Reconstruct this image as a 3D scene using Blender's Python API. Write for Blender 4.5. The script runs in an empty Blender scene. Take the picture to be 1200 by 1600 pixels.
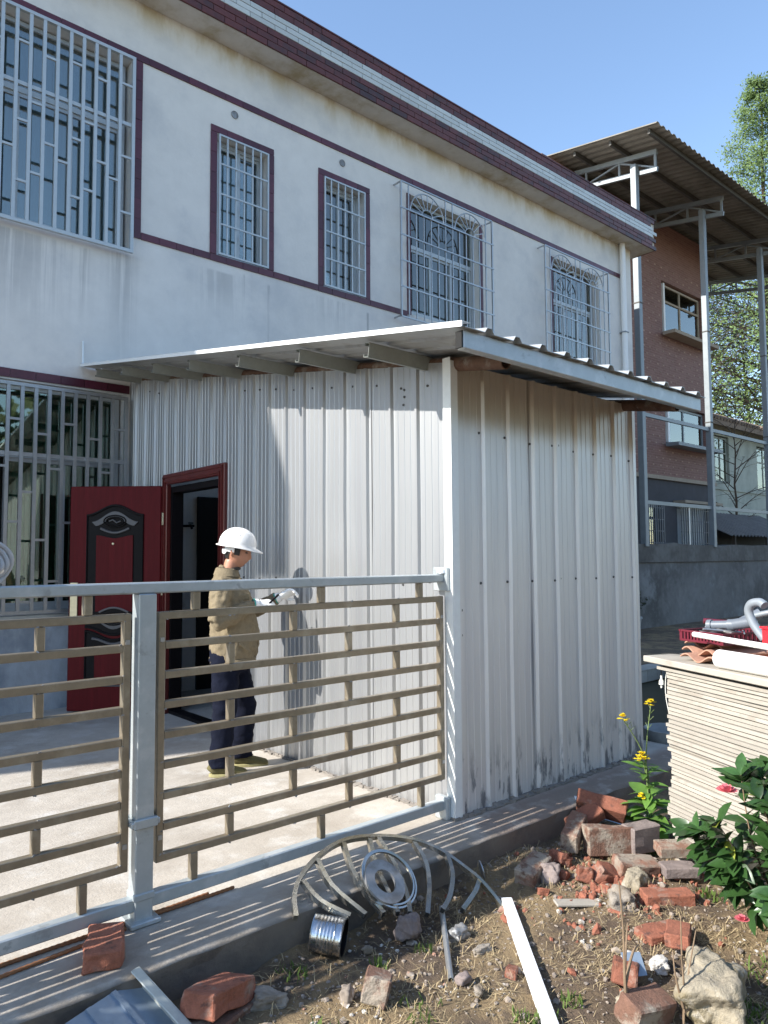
import bpy, bmesh, math, random
from mathutils import Vector, Matrix, Euler, noise
random.seed(7)
R = math.radians
scene = bpy.context.scene
COL = scene.collection

# ------------------------------------------------------------------ camera, sky, sun, exposure
cd = bpy.data.cameras.new('camera'); cam = bpy.data.objects.new('camera', cd); COL.objects.link(cam)
cd.sensor_fit = 'HORIZONTAL'; cd.sensor_width = 36.0; cd.lens = 36.0 * 1139.66 / 1200.0
cd.clip_start = 0.05; cd.clip_end = 2000
yaw, pitch, roll = R(40.984), R(3.575), R(-0.363)
fw = Vector((math.sin(yaw) * math.cos(pitch), math.cos(yaw) * math.cos(pitch), math.sin(pitch)))
rt = Vector((math.cos(yaw), -math.sin(yaw), 0)); up = rt.cross(fw)
r2 = math.cos(roll) * rt + math.sin(roll) * up; u2 = -math.sin(roll) * rt + math.cos(roll) * up
cam.matrix_world = Matrix(((r2.x, u2.x, -fw.x, 0), (r2.y, u2.y, -fw.y, 0), (r2.z, u2.z, -fw.z, 1.52), (0, 0, 0, 1)))
scene.camera = cam

SUN = Vector((-1, .30, .70)).normalized()
w = bpy.data.worlds.new('World'); scene.world = w; w.use_nodes = True
nt = w.node_tree; bg = nt.nodes['Background']
sk = nt.nodes.new('ShaderNodeTexSky'); sk.sky_type = 'NISHITA'; sk.sun_disc = False
sk.sun_elevation = math.asin(SUN.z); sk.sun_rotation = math.atan2(SUN.x, SUN.y)
sk.air_density = 1.1; sk.dust_density = 0.4; sk.ozone_density = 2.0
nt.links.new(sk.outputs[0], bg.inputs[0]); bg.inputs[1].default_value = 0.15
sd = bpy.data.lights.new('sun', 'SUN'); sd.energy = 4.6; sd.angle = R(.53); sd.color = (1, .95, .87)
so = bpy.data.objects.new('sun', sd); COL.objects.link(so)
so.rotation_euler = SUN.to_track_quat('Z', 'Y').to_euler(); so.location = (-10, 3, 12)
vs = scene.view_settings
vs.view_transform = 'Standard'; vs.look = 'None'; vs.exposure = 1.05; vs.gamma = 1; vs.use_curve_mapping = False

# ------------------------------------------------------------------ materials
def mat(name, col, rough=.6, metal=0., var=.15, vs=6., col2=None, c2=(3., .5, .08), bump=0., bs=40., stretch=(1, 1, 1), spec=.5, rnd=0., col3=None, c3=(12., .6, .05), trans=0.):
    """procedural material: base colour modulated by noise, up to two patches of other colours, bump"""
    m = bpy.data.materials.new(name); m.use_nodes = True
    t = m.node_tree; N = t.nodes; L = t.links; p = N['Principled BSDF']
    p.inputs['Roughness'].default_value = rough; p.inputs['Metallic'].default_value = metal
    p.inputs['Specular IOR Level'].default_value = spec
    tc = N.new('ShaderNodeTexCoord'); mp = N.new('ShaderNodeMapping'); mp.inputs['Scale'].default_value = stretch
    oi = N.new('ShaderNodeObjectInfo')
    if rnd:
        ad = N.new('ShaderNodeVectorMath'); ad.operation = 'ADD'
        mu = N.new('ShaderNodeVectorMath'); mu.operation = 'SCALE'; mu.inputs[3].default_value = 37.
        cx = N.new('ShaderNodeCombineXYZ')
        for i in range(3): L.new(oi.outputs['Random'], cx.inputs[i])
        L.new(cx.outputs[0], mu.inputs[0]); L.new(tc.outputs['Object'], ad.inputs[0]); L.new(mu.outputs[0], ad.inputs[1])
        L.new(ad.outputs[0], mp.inputs[0])
    else:
        L.new(tc.outputs['Object'], mp.inputs[0])
    def nz(scale, detail=5, rg=.6):
        n = N.new('ShaderNodeTexNoise'); n.inputs['Scale'].default_value = scale; n.inputs['Detail'].default_value = detail
        n.inputs['Roughness'].default_value = rg; L.new(mp.outputs[0], n.inputs['Vector']); return n
    def rgb(c): return (c[0], c[1], c[2], 1)
    n1 = nz(vs); n1b = nz(vs * 5.3)
    av = N.new('ShaderNodeMath'); av.operation = 'MULTIPLY_ADD'; av.inputs[1].default_value = .5; L.new(n1b.outputs[0], av.inputs[0])
    hv = N.new('ShaderNodeMath'); hv.operation = 'MULTIPLY'; hv.inputs[1].default_value = .5; L.new(n1.outputs[0], hv.inputs[0]); L.new(hv.outputs[0], av.inputs[2])
    mr = N.new('ShaderNodeMapRange'); mr.inputs[1].default_value = .3; mr.inputs[2].default_value = .7
    mr.inputs[3].default_value = 1 - var; mr.inputs[4].default_value = 1 + var; mr.clamp = False
    L.new(av.outputs[0], mr.inputs[0])
    val = mr.outputs[0]
    if rnd:
        rr = N.new('ShaderNodeMapRange'); rr.inputs[3].default_value = 1 - rnd; rr.inputs[4].default_value = 1 + rnd
        L.new(oi.outputs['Random'], rr.inputs[0])
        mm = N.new('ShaderNodeMath'); mm.operation = 'MULTIPLY'; L.new(val, mm.inputs[0]); L.new(rr.outputs[0], mm.inputs[1]); val = mm.outputs[0]
    sc_ = N.new('ShaderNodeVectorMath'); sc_.operation = 'SCALE'; sc_.inputs[0].default_value = col[:3]
    L.new(val, sc_.inputs[3]); out = sc_.outputs[0]
    for cc, (s, th, soft) in ((col2, c2), (col3, c3)):
        if cc is None: continue
        n2 = nz(s, 6, .65); r = N.new('ShaderNodeMapRange'); r.interpolation_type = 'SMOOTHSTEP'
        r.inputs[1].default_value = th - soft; r.inputs[2].default_value = th + soft; L.new(n2.outputs[0], r.inputs[0])
        mx = N.new('ShaderNodeMix'); mx.data_type = 'RGBA'; L.new(r.outputs[0], mx.inputs[0]); L.new(out, mx.inputs[6])
        mx.inputs[7].default_value = rgb(cc); out = mx.outputs[2]
    L.new(out, p.inputs['Base Color'])
    if bump:
        nb = nz(bs, 6, .7); b = N.new('ShaderNodeBump'); b.inputs['Strength'].default_value = bump; b.inputs['Distance'].default_value = .02
        L.new(nb.outputs[0], b.inputs['Height']); L.new(b.outputs[0], p.inputs['Normal'])
    if trans:
        tr = N.new('ShaderNodeBsdfTranslucent'); L.new(out, tr.inputs['Color'])
        ms = N.new('ShaderNodeMixShader'); ms.inputs[0].default_value = trans
        o = N['Material Output']; L.new(p.outputs[0], ms.inputs[1]); L.new(tr.outputs[0], ms.inputs[2]); L.new(ms.outputs[0], o.inputs[0])
    m['out'] = 0
    return m

class Nodes:
    """tiny helper to extend a material's base colour chain with position masks"""
    def __init__(s, m):
        s.t = m.node_tree; s.N = s.t.nodes; s.L = s.t.links; s.p = s.N['Principled BSDF']
        s.tc = s.N.new('ShaderNodeTexCoord'); s.sx = s.N.new('ShaderNodeSeparateXYZ'); s.L.new(s.tc.outputs['Object'], s.sx.inputs[0])
    def m(s, op, a, b=None, c=None):
        n = s.N.new('ShaderNodeMath'); n.operation = op
        for i, v in enumerate((a, b, c)):
            if v is None: continue
            if isinstance(v, (int, float)): n.inputs[i].default_value = v
            else: s.L.new(v, n.inputs[i])
        return n.outputs[0]
    def ss(s, v, a, b):
        n = s.N.new('ShaderNodeMapRange'); n.interpolation_type = 'SMOOTHSTEP'; n.inputs[1].default_value = a; n.inputs[2].default_value = b
        if a > b:
            n.inputs[1].default_value = b; n.inputs[2].default_value = a; n.inputs[3].default_value = 1; n.inputs[4].default_value = 0
        s.L.new(v, n.inputs[0]); return n.outputs[0]
    def noise(s, scale, stretch=(1, 1, 1), detail=5):
        mp = s.N.new('ShaderNodeMapping'); mp.inputs['Scale'].default_value = stretch; s.L.new(s.tc.outputs['Object'], mp.inputs[0])
        n = s.N.new('ShaderNodeTexNoise'); n.inputs['Scale'].default_value = scale; n.inputs['Detail'].default_value = detail; n.inputs['Roughness'].default_value = .65
        s.L.new(mp.outputs[0], n.inputs['Vector']); return n.outputs[0]
    def over(s, mask, col):
        src = s.p.inputs['Base Color'].links[0].from_socket
        mx = s.N.new('ShaderNodeMix'); mx.data_type = 'RGBA'; s.L.new(mask, mx.inputs[0]); s.L.new(src, mx.inputs[6])
        mx.inputs[7].default_value = (*col, 1); s.L.new(mx.outputs[2], s.p.inputs['Base Color'])

M = {}
# house plaster, with rain streaks and a brown stain along the soffit
M['plaster'] = m_ = mat('plaster', (.70, .685, .655), .85, var=.07, vs=1.2, col2=(.57, .57, .565), c2=(1.1, .60, .14), bump=.15, bs=25)
k = Nodes(m_); X, Y, Z = k.sx.outputs
ns = k.noise(2.2, (1, 1, .35)); nv = k.noise(9, (1.6, 1, .05))
st = k.m('MULTIPLY', k.ss(Z, 7.55, 8.02), k.ss(ns, .40, .62))
k.over(k.m('MULTIPLY', st, .75), (.42, .33, .17))
streak = None
for x0, wd, z1, z0, a in ((3.05, .22, 4.95, 3.4, .5), (4.95, .05, 5.05, 3.6, .75), (4.3, .5, 5.05, 4.3, .4), (6.62, .03, 5.05, 3.9, .7), (6.0, .4, 5.1, 4.5, .35), (1.9, 1.0, 4.9, 3.7, .45), (2.6, .12, 4.9, 3.9, .6), (4.6, .04, 5.1, 4.4, .5), (12.0, .6, 5.2, 4.6, .4)):
    g = k.m('SUBTRACT', 1, k.m('MINIMUM', 1, k.m('DIVIDE', k.m('ABSOLUTE', k.m('SUBTRACT', X, x0)), wd)))
    g = k.m('MULTIPLY', k.m('MULTIPLY', g, k.m('MULTIPLY', k.ss(Z, z0, z1), k.ss(Z, z1 + .02, z1 - .02))), a)
    g = k.m('MULTIPLY', g, k.ss(nv, .38, .56))
    streak = g if streak is None else k.m('MAXIMUM', streak, g)
k.over(streak, (.20, .21, .22))
M['soffit'] = m_ = mat('soffit', (.58, .56, .52), .9, var=.10, vs=1.5, col2=(.38, .32, .21), c2=(1.3, .56, .12), bump=.1)
M['dado'] = mat('cement_dado', (.36, .39, .43), .8, var=.25, vs=2.5, col2=(.22, .25, .29), c2=(2.2, .52, .1), bump=.2, stretch=(1, 1, .6))
M['maroon'] = mat('maroon_tile', (.085, .018, .032), .35, var=.25, vs=5, rnd=.25)
M['redtile'] = mat('red_tile', (.100, .024, .021), .5, var=.35, vs=3, rnd=.13, col2=(.045, .022, .024), c2=(1.3, .58, .10), bump=.1)
M['whitetile'] = mat('white_tile', (.50, .54, .54), .35, var=.08, vs=3, rnd=.10)
M['grout'] = mat('grout', (.30, .28, .27), .9, var=.2)
M['alu'] = mat('white_aluminium', (.46, .50, .52), .42, .3, var=.06, vs=6)
M['dull'] = mat('dull_stainless', (.38, .39, .40), .38, .7, var=.10, vs=8)
M['galv'] = mat('galvanised', (.40, .44, .455), .42, .4, var=.10, vs=4, col2=(.50, .53, .54), c2=(5, .58, .08), col3=(.32, .345, .355), c3=(14, .64, .05))
M['rail'] = mat('pale_bronze_tube', (.27, .228, .168), .38, .55, var=.2, vs=6, col2=(.36, .32, .25), c2=(5, .6, .1))
M['darkroom'] = mat('dark_interior', (.10, .10, .11), .9)
M['curtain'] = mat('curtain', (.52, .55, .57), .9, var=.2, vs=3, stretch=(6, 6, .3), trans=.25)
M['curtain_green'] = mat('green_curtain', (.10, .26, .22), .9, var=.25, vs=3, stretch=(6, 6, .3), trans=.2)
def glass(name, tint, gl):
    m = bpy.data.materials.new(name); m.use_nodes = True; t = m.node_tree; t.nodes.clear()
    o = t.nodes.new('ShaderNodeOutputMaterial'); mx = t.nodes.new('ShaderNodeMixShader'); tr = t.nodes.new('ShaderNodeBsdfTransparent'); g = t.nodes.new('ShaderNodeBsdfGlossy')
    tr.inputs[0].default_value = (*tint, 1); g.inputs['Roughness'].default_value = .02; g.inputs[0].default_value = (.86, .86, .80, 1)
    fr = t.nodes.new('ShaderNodeFresnel'); fr.inputs[0].default_value = 1.5
    ma = t.nodes.new('ShaderNodeMath'); ma.operation = 'ADD'; ma.inputs[1].default_value = gl; t.links.new(fr.outputs[0], ma.inputs[0])
    tcn = t.nodes.new('ShaderNodeTexCoord'); nn = t.nodes.new('ShaderNodeTexNoise'); nn.inputs['Scale'].default_value = 1.7; b = t.nodes.new('ShaderNodeBump'); b.inputs['Strength'].default_value = .06
    t.links.new(tcn.outputs['Object'], nn.inputs['Vector']); t.links.new(nn.outputs[0], b.inputs['Height']); t.links.new(b.outputs[0], g.inputs['Normal'])
    t.links.new(ma.outputs[0], mx.inputs[0]); t.links.new(tr.outputs[0], mx.inputs[1]); t.links.new(g.outputs[0], mx.inputs[2]); t.links.new(mx.outputs[0], o.inputs[0])
    return m
M['glass'] = glass('blue_glass', (.66, .76, .80), .17)
M['glassg'] = glass('green_glass', (.45, .68, .60), .13)
# shed sheet metal: light prepainted zinc with faint vertical streaks, roof reflection painted tan under the eave and splashed at the foot
def shedmat(name, tan):
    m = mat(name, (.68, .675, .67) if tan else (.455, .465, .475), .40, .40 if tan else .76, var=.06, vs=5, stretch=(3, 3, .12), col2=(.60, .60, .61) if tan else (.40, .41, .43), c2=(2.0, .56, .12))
    k = Nodes(m); X, Y, Z = k.sx.outputs
    n1 = k.noise(14, (1, 1, .25)); n2 = k.noise(5, (1, 1, .5)); n3 = k.noise(22, (1, 1, .05))
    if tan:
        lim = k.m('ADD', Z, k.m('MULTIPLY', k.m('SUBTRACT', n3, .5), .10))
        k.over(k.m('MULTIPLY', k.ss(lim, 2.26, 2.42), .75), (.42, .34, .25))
        sp = k.m('MULTIPLY', k.m('MULTIPLY', k.ss(k.m('ADD', Z, k.m('MULTIPLY', n2, -.30)), .30, -.05), k.ss(n1, .50, .60)), .8)
        k.over(sp, (.10, .12, .15))
    ft = k.m('MULTIPLY', k.m('MULTIPLY', k.ss(k.m('ADD', Z, k.m('MULTIPLY', n2, -.10)), .08, -.02), k.ss(n1, .46, .6)), .45)
    k.over(ft, (.22, .21, .21))
    return m
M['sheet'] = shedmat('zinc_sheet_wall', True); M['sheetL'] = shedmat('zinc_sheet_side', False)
M['roofsheet'] = mat('roof_sheet', (.44, .455, .455), .38, .45, var=.10, vs=4, col2=(.34, .33, .30), c2=(4, .6, .1))
M['trim'] = mat('white_trim', (.74, .77, .77), .4, .2, var=.06)
M['purlin'] = mat('purlin_galv', (.27, .29, .27), .45, .25, var=.12, vs=5)
M['black'] = mat('black_opening', (.012, .012, .012), .9, var=.1)  # flat black stands in for shade in openings and the shed interior
M['rust'] = mat('rusty_pipe', (.125, .070, .047), .75, .1, var=.3, vs=8, col2=(.22, .185, .155), c2=(7, .56, .08), col3=(.09, .045, .03), c3=(15, .6, .05), bump=.25)
M['rebar'] = mat('rebar_rust', (.24, .105, .045), .8, .1, var=.3, vs=20, bump=.3)
M['screw'] = mat('screw', (.10, .10, .10), .5, .6)
M['redwood'] = mat('red_lacquered_wood', (.095, .004, .007), .5, var=.30, vs=3, stretch=(9, 9, .5), col2=(.08, .003, .005), c2=(2.5, .55, .15), spec=.15)
M['darkwood'] = mat('dark_lacquer', (.008, .007, .008), .5, spec=.12, var=.2, vs=4)
M['casing'] = mat('door_casing', (.105, .020, .018), .28, var=.3, vs=3, stretch=(6, 6, .5))
M['embgrey'] = mat('grey_relief', (.075, .075, .085), .4, .1, var=.15)
M['brass'] = mat('pale_brass', (.55, .50, .36), .35, .7)
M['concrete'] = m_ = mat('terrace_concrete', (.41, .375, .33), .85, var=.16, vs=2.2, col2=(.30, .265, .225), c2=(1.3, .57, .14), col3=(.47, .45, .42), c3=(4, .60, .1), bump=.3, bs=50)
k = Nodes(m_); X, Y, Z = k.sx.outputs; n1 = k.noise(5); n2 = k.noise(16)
k.over(k.m('MULTIPLY', k.ss(Z, -.004, -.02), .93), (.075, .066, .058))                       # dark grey rendered kerb face
k.over(k.m('MULTIPLY', k.m('MULTIPLY', k.ss(Y, 3.05, 2.9), k.ss(X, 2.9, 3.3)), k.m('MULTIPLY', k.ss(n1, .30, .52), .75)), (.20, .115, .09))   # brick dust beside the shed, shade painted into it
k.over(k.m('MULTIPLY', k.ss(n2, .60, .72), .25), (.2, .19, .18))
k.over(k.m('MULTIPLY', k.ss(Y, 3.02, 2.86), k.m('MULTIPLY', k.ss(n1, .28, .60), .62)), (.20, .17, .135))            # railing shade painted over the outer kerb strip, with dirt
M['plasterlump'] = mat('plaster_lump', (.46, .44, .41), .95, var=.2, vs=15, bump=.4)
M['darksteel'] = mat('dark_purlin', (.075, .072, .066), .7, .1, var=.2, vs=2)
M['woodleaf'] = mat('wood_leaf', (.07, .09, .035), .7, var=.4, vs=.6)
M['crumb'] = mat('mortar_crumb', (.20, .18, .16), .95, var=.3, vs=20)
M['dirt'] = mat('yard_dirt', (.120, .084, .056), .95, var=.4, vs=6, col2=(.23, .165, .09), c2=(2.0, .50, .09), col3=(.085, .062, .046), c3=(5, .58, .08), bump=1., bs=55)
M['farground'] = mat('far_ground', (.14, .13, .10), .95, var=.3, vs=.6, col2=(.10, .12, .05), c2=(.3, .5, .1), bump=.4)
M['brick'] = mat('red_brick', (.25, .092, .056), .92, var=.32, vs=14, rnd=.2, col2=(.28, .19, .15), c2=(9, .60, .07), col3=(.13, .06, .045), c3=(20, .62, .06), bump=.5, bs=90)
M['brickdull'] = mat('mortared_brick', (.20, .105, .072), .92, var=.3, vs=12, rnd=.2, col2=(.30, .255, .205), c2=(7, .52, .07), col3=(.12, .07, .05), c3=(16, .6, .06), bump=.6, bs=80)
M['block'] = mat('grey_pink_block', (.22, .178, .165), .92, var=.2, vs=10, rnd=.15, bump=.5, bs=80)
M['stone'] = mat('pale_stone', (.30, .265, .225), .92, var=.3, vs=7, rnd=.2, col2=(.19, .15, .105), c2=(5, .54, .1), bump=.7, bs=50)
M['lime'] = mat('limestone', (.34, .295, .22), .92, var=.3, vs=6, col2=(.22, .18, .105), c2=(5, .55, .09), col3=(.44, .40, .33), c3=(11, .6, .06), bump=.9, bs=40)
M['pebble'] = mat('pebbles', (.24, .20, .165), .92, var=.45, vs=9, col2=(.40, .20, .13), c2=(6, .62, .03), col3=(.52, .50, .46), c3=(8, .60, .03))
M['straw'] = mat('straw', (.36, .28, .16), .9, var=.35, vs=9)
M['grass'] = mat('green_grass', (.11, .17, .035), .8, var=.35, vs=9, trans=.3)
M['board'] = mat('cream_board', (.345, .318, .275), .8, var=.09, vs=4, rnd=.12, col2=(.29, .26, .22), c2=(6, .60, .1), bump=.1)
M['stain'] = mat('stainless', (.55, .54, .50), .24, .9, var=.12, vs=6, col2=(.46, .42, .32), c2=(4, .56, .1))
M['tin'] = mat('tinplate', (.50, .51, .53), .22, .95, var=.18, vs=8, col2=(.34, .29, .22), c2=(5, .56, .1), bump=.12, bs=10)
M['greyplate'] = mat('grey_plate', (.30, .30, .30), .5, .5, var=.2, vs=9, col2=(.2, .19, .18), c2=(8, .55, .1))
M['whitebar'] = mat('white_bar', (.78, .79, .80), .5, 0, var=.05)
M['tray'] = mat('blue_grey_sheet', (.25, .31, .38), .38, .4, var=.15, vs=5)
M['trayedge'] = mat('flange', (.48, .50, .46), .5, .15, var=.15, vs=8)
M['crate'] = mat('crimson_plastic', (.12, .012, .024), .45, var=.15)
M['redpl'] = mat('red_plastic', (.62, .025, .035), .35, var=.08)
M['pvcgrey'] = mat('grey_pvc', (.13, .15, .18), .4, var=.08)
M['hose'] = mat('flex_hose', (.24, .27, .30), .45, .2, var=.1)
M['pvc'] = mat('white_pvc', (.80, .80, .78), .35, var=.03)
M['terra'] = mat('terracotta_sheet', (.40, .22, .155), .85, var=.2, vs=8, bump=.2)
M['blackcable'] = mat('black_cable', (.02, .02, .02), .5)
M['plug'] = mat('pale_plug', (.62, .62, .58), .5)
M['wallgrey'] = m_ = mat('old_render_wall', (.175, .172, .168), .9, var=.3, vs=1.1, col2=(.075, .073, .07), c2=(.7, .53, .12), col3=(.21, .215, .215), c3=(1.4, .6, .1), bump=.3, bs=14)
M['wallcap'] = mat('old_cap', (.10, .094, .085), .9, var=.35, vs=1.5, col2=(.16, .155, .145), c2=(1.2, .56, .1), bump=.4, bs=12)
M['steelgrey'] = mat('steel_grey_paint', (.22, .25, .27), .5, .2, var=.12, vs=1.5)
M['canopysheet'] = mat('canopy_sheet', (.21, .195, .165), .7, .0, var=.2, vs=.8, col2=(.13, .12, .095), c2=(.6, .56, .1))
M['pinkwall'] = mat('pink_brown_facing', (.185, .088, .070), .75, var=.18, vs=1.2)
M['chip'] = mat('pale_chip', (.33, .215, .17), .75, var=.2, rnd=.25)
M['darkwall'] = mat('dark_ground_storey', (.050, .050, .060), .8, var=.25, vs=1.)
M['ledge'] = mat('ledge', (.34, .28, .215), .8, var=.15, vs=2.)
M['palewall'] = mat('pale_green_plaster', (.40, .42, .36), .9, var=.18, vs=.6, col2=(.28, .30, .26), c2=(.5, .56, .12))
M['rooftile'] = mat('old_roof_tile', (.20, .145, .105), .9, var=.35, vs=2., rnd=.2)
M['oldtin'] = mat('old_tin_roof', (.16, .15, .14), .8, var=.3, vs=2.)
M['bark'] = mat('bark', (.085, .062, .045), .9, var=.3, vs=4, stretch=(1, 1, .25))
M['needle'] = mat('larch_green', (.17, .25, .085), .7, var=.4, vs=.5, rnd=.1, trans=.35)
M['leafdark'] = mat('olive_leaf', (.032, .038, .017), .6, var=.5, vs=.8, trans=.3)
M['leafpink'] = mat('pale_blossom_leaf', (.26, .21, .17), .7, var=.4, vs=.8, trans=.3)
M['camellia'] = mat('camellia_leaf', (.034, .082, .022), .33, var=.3, vs=10, rnd=.5, spec=.5, trans=.16)
M['camyellow'] = mat('yellowing_leaf', (.22, .26, .04), .35, var=.2, rnd=.2, trans=.2)
M['petal'] = mat('pink_petal', (.66, .17, .20), .6, var=.15, trans=.25)
M['stem'] = mat('green_stem', (.14, .20, .06), .6, var=.2)
M['mleaf'] = mat('mustard_leaf', (.12, .24, .045), .5, var=.2, rnd=.2, trans=.3)
M['yellow'] = mat('yellow_petal', (.80, .62, .012), .6, var=.1, trans=.2)
M['twig'] = mat('dry_twig', (.21, .145, .09), .85, var=.25, vs=20)
M['skin'] = mat('skin', (.40, .19, .12), .5, var=.10, vs=14)
M['hair'] = mat('hair', (.015, .013, .012), .6)
M['hat'] = mat('white_shell', (.72, .72, .715), .32, var=.06, vs=14)
M['jacket'] = mat('khaki_cloth', (.185, .148, .092), .9, var=.22, vs=9, bump=.35, bs=60)
M['jacketdark'] = mat('khaki_seam', (.15, .125, .08), .9)
M['trouser'] = mat('navy_denim', (.006, .008, .018), .9, spec=.12, var=.25, vs=9, bump=.3, bs=60)
M['glove'] = mat('white_glove', (.78, .78, .77), .9, var=.06, bump=.3, bs=120)
M['cuff'] = mat('green_cuff', (.05, .28, .22), .8)
M['shoe'] = mat('olive_shoe', (.095, .082, .032), .9, var=.3, vs=12)
M['sole'] = mat('shoe_sole', (.30, .27, .13), .8)
M['clothgrey'] = mat('grey_roll', (.44, .43, .42), .8, var=.12, vs=8)
M['pot'] = mat('grey_pot', (.30, .31, .31), .8, var=.15)
M['pondtile'] = mat('pond_tile', (.34, .33, .30), .5, var=.15, rnd=.2)
M['water'] = mat('green_water', (.035, .034, .018), .5, var=.3, vs=1., spec=.2)
M['mossrender'] = mat('mossy_render', (.055, .050, .028), .9, var=.25, vs=2.)

# ------------------------------------------------------------------ geometry helpers
ORG = {}
class G:
    def ring(s, x0, x1, z0, z1, t, y0, y1):
        o = [(x0, z0), (x1, z0), (x1, z1), (x0, z1)]; i = [(x0 + t, z0 + t), (x1 - t, z0 + t), (x1 - t, z1 - t), (x0 + t, z1 - t)]
        v = [(a, y, b) for y in (y0, y1) for a, b in o + i]; f = []
        for k in range(4):
            q = (k + 1) % 4; f += [(k, q, 4 + q, 4 + k), (8 + k, 12 + k, 12 + q, 8 + q), (k, 8 + k, 8 + q, q), (4 + k, 4 + q, 12 + q, 12 + k)]
        return s.add(v, f)
    def __init__(s): s.v = []; s.f = []
    def add(s, vs_, fs):
        n = len(s.v); s.v += [Vector(q) for q in vs_]; s.f += [tuple(i + n for i in f) for f in fs]; return s
    def bx(s, x0, x1, y0, y1, z0, z1):
        return s.add([(x, y, z) for z in (z0, z1) for y in (y0, y1) for x in (x0, x1)],
                     [(0, 2, 3, 1), (4, 5, 7, 6), (0, 1, 5, 4), (2, 6, 7, 3), (0, 4, 6, 2), (1, 3, 7, 5)])
    def box(s, c, d, rot=None):
        q = [Vector((x * d[0] / 2, y * d[1] / 2, z * d[2] / 2)) for z in (-1, 1) for y in (-1, 1) for x in (-1, 1)]
        if rot is not None: q = [rot @ a for a in q]
        return s.add([a + Vector(c) for a in q], [(0, 2, 3, 1), (4, 5, 7, 6), (0, 1, 5, 4), (2, 6, 7, 3), (0, 4, 6, 2), (1, 3, 7, 5)])
    def bar(s, p, q, w_, h, upv=(0, 0, 1)):
        p, q = Vector(p), Vector(q); t = (q - p).normalized(); u = Vector(upv)
        if abs(t.dot(u)) > .99: u = Vector((0, 1, 0))
        a = t.cross(u).normalized(); b = a.cross(t)
        rot = Matrix((a, t, b)).transposed()
        return s.box((p + q) / 2, (w_, (q - p).length, h), rot)
    def tube(s, pts, r, n=8, cap=True, closed=False, sq=False, flat=None, upv=None):
        pts = [Vector(a) for a in pts]; m = len(pts)
        rs = r if isinstance(r, (list, tuple)) else [r] * m
        ref = Vector(upv) if upv is not None else None
        vv = []
        for i, a in enumerate(pts):
            if closed: t = (pts[(i + 1) % m] - pts[i - 1])
            else: t = pts[min(i + 1, m - 1)] - pts[max(i - 1, 0)]
            t.normalize()
            if upv is not None:
                u = Vector(upv) - t * t.dot(Vector(upv))
            else:
                if ref is None: ref = Vector((0, 0, 1)) if abs(t.z) < .9 else Vector((1, 0, 0))
                u = ref - t * t.dot(ref)
            if u.length < 1e-5: u = t.orthogonal()
            u.normalize(); v = t.cross(u)
            if upv is None: ref = u
            for j in range(n):
                an = 2 * math.pi * (j + (.5 if sq else 0)) / n
                ra, rb = (rs[i], rs[i]) if flat is None else flat
                if sq: ra *= 1.4142; rb *= 1.4142
                vv.append(a + u * math.cos(an) * ra + v * math.sin(an) * rb)
        ff = []
        for i in range(m if closed else m - 1):
            for j in range(n):
                a_, b_ = i * n, ((i + 1) % m) * n
                ff.append((a_ + j, a_ + (j + 1) % n, b_ + (j + 1) % n, b_ + j))
        if cap and not closed: ff += [tuple(range(n))[::-1], tuple((m - 1) * n + j for j in range(n))]
        return s.add(vv, ff)
    def lathe(s, prof, n=16, mtx=None, close=False):
        vv = []; ff = []; m = len(prof)
        for r, z in prof:
            for j in range(n):
                a = 2 * math.pi * j / n; q = Vector((r * math.cos(a), r * math.sin(a), z)); vv.append(mtx @ q if mtx else q)
        for i in range(m if close else m - 1):
            for j in range(n):
                ff.append((i * n + j, i * n + (j + 1) % n, ((i + 1) % m) * n + (j + 1) % n, ((i + 1) % m) * n + j))
        return s.add(vv, ff)
    def prism(s, poly, vec):
        n = len(poly); a = [Vector(q) for q in poly]; b = [q + Vector(vec) for q in a]
        return s.add(a + b, [tuple(range(n))[::-1], tuple(range(n, 2 * n))] + [(i, (i + 1) % n, n + (i + 1) % n, n + i) for i in range(n)])
    def loft(s, rings, n=20, side=(0, 1, 0), cap=True):
        """rings: (centre, rx, ry): ry along side, rx along tangent x side"""
        m = len(rings); vv = []
        for i, (c, rx, ry) in enumerate(rings):
            t = (Vector(rings[min(i + 1, m - 1)][0]) - Vector(rings[max(i - 1, 0)][0])).normalized()
            u = Vector(side); u = (u - t * t.dot(u)).normalized(); x = u.cross(t)
            for j in range(n):
                a = 2 * math.pi * j / n; vv.append(Vector(c) + x * math.cos(a) * rx + u * math.sin(a) * ry)
        ff = [(i * n + j, i * n + (j + 1) % n, (i + 1) * n + (j + 1) % n, (i + 1) * n + j) for i in range(m - 1) for j in range(n)]
        if cap: ff += [tuple(range(n))[::-1], tuple((m - 1) * n + j for j in range(n))]
        return s.add(vv, ff)
    def mesh(s, name, org=Vector(), bevel=0, smooth=False):
        me = bpy.data.meshes.new(name); me.from_pydata([q - org for q in s.v], [], s.f); me.validate()
        bm = bmesh.new(); bm.from_mesh(me)
        bmesh.ops.recalc_face_normals(bm, faces=bm.faces)
        if bevel: bmesh.ops.bevel(bm, geom=list(bm.edges), offset=bevel, segments=1, affect='EDGES', clamp_overlap=True)
        bm.to_mesh(me); bm.free()
        if smooth:
            for p in me.polygons: p.use_smooth = True
            if smooth != 'all':
                try: me.set_sharp_from_angle(angle=R(40))
                except Exception: pass
        return me
    def build(s, name, m, parent=None, bevel=0, smooth=False, org=None):
        o_ = Vector(org) if org is not None else (ORG[parent.name] if parent else Vector())
        me = s.mesh(name, o_, bevel, smooth); me.materials.append(m if not isinstance(m, str) else M[m])
        ob = bpy.data.objects.new(name, me); COL.objects.link(ob)
        if parent: ob.parent = parent; ORG[ob.name] = ORG[parent.name]
        else: ob.location = o_; ORG[ob.name] = o_
        return ob

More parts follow.
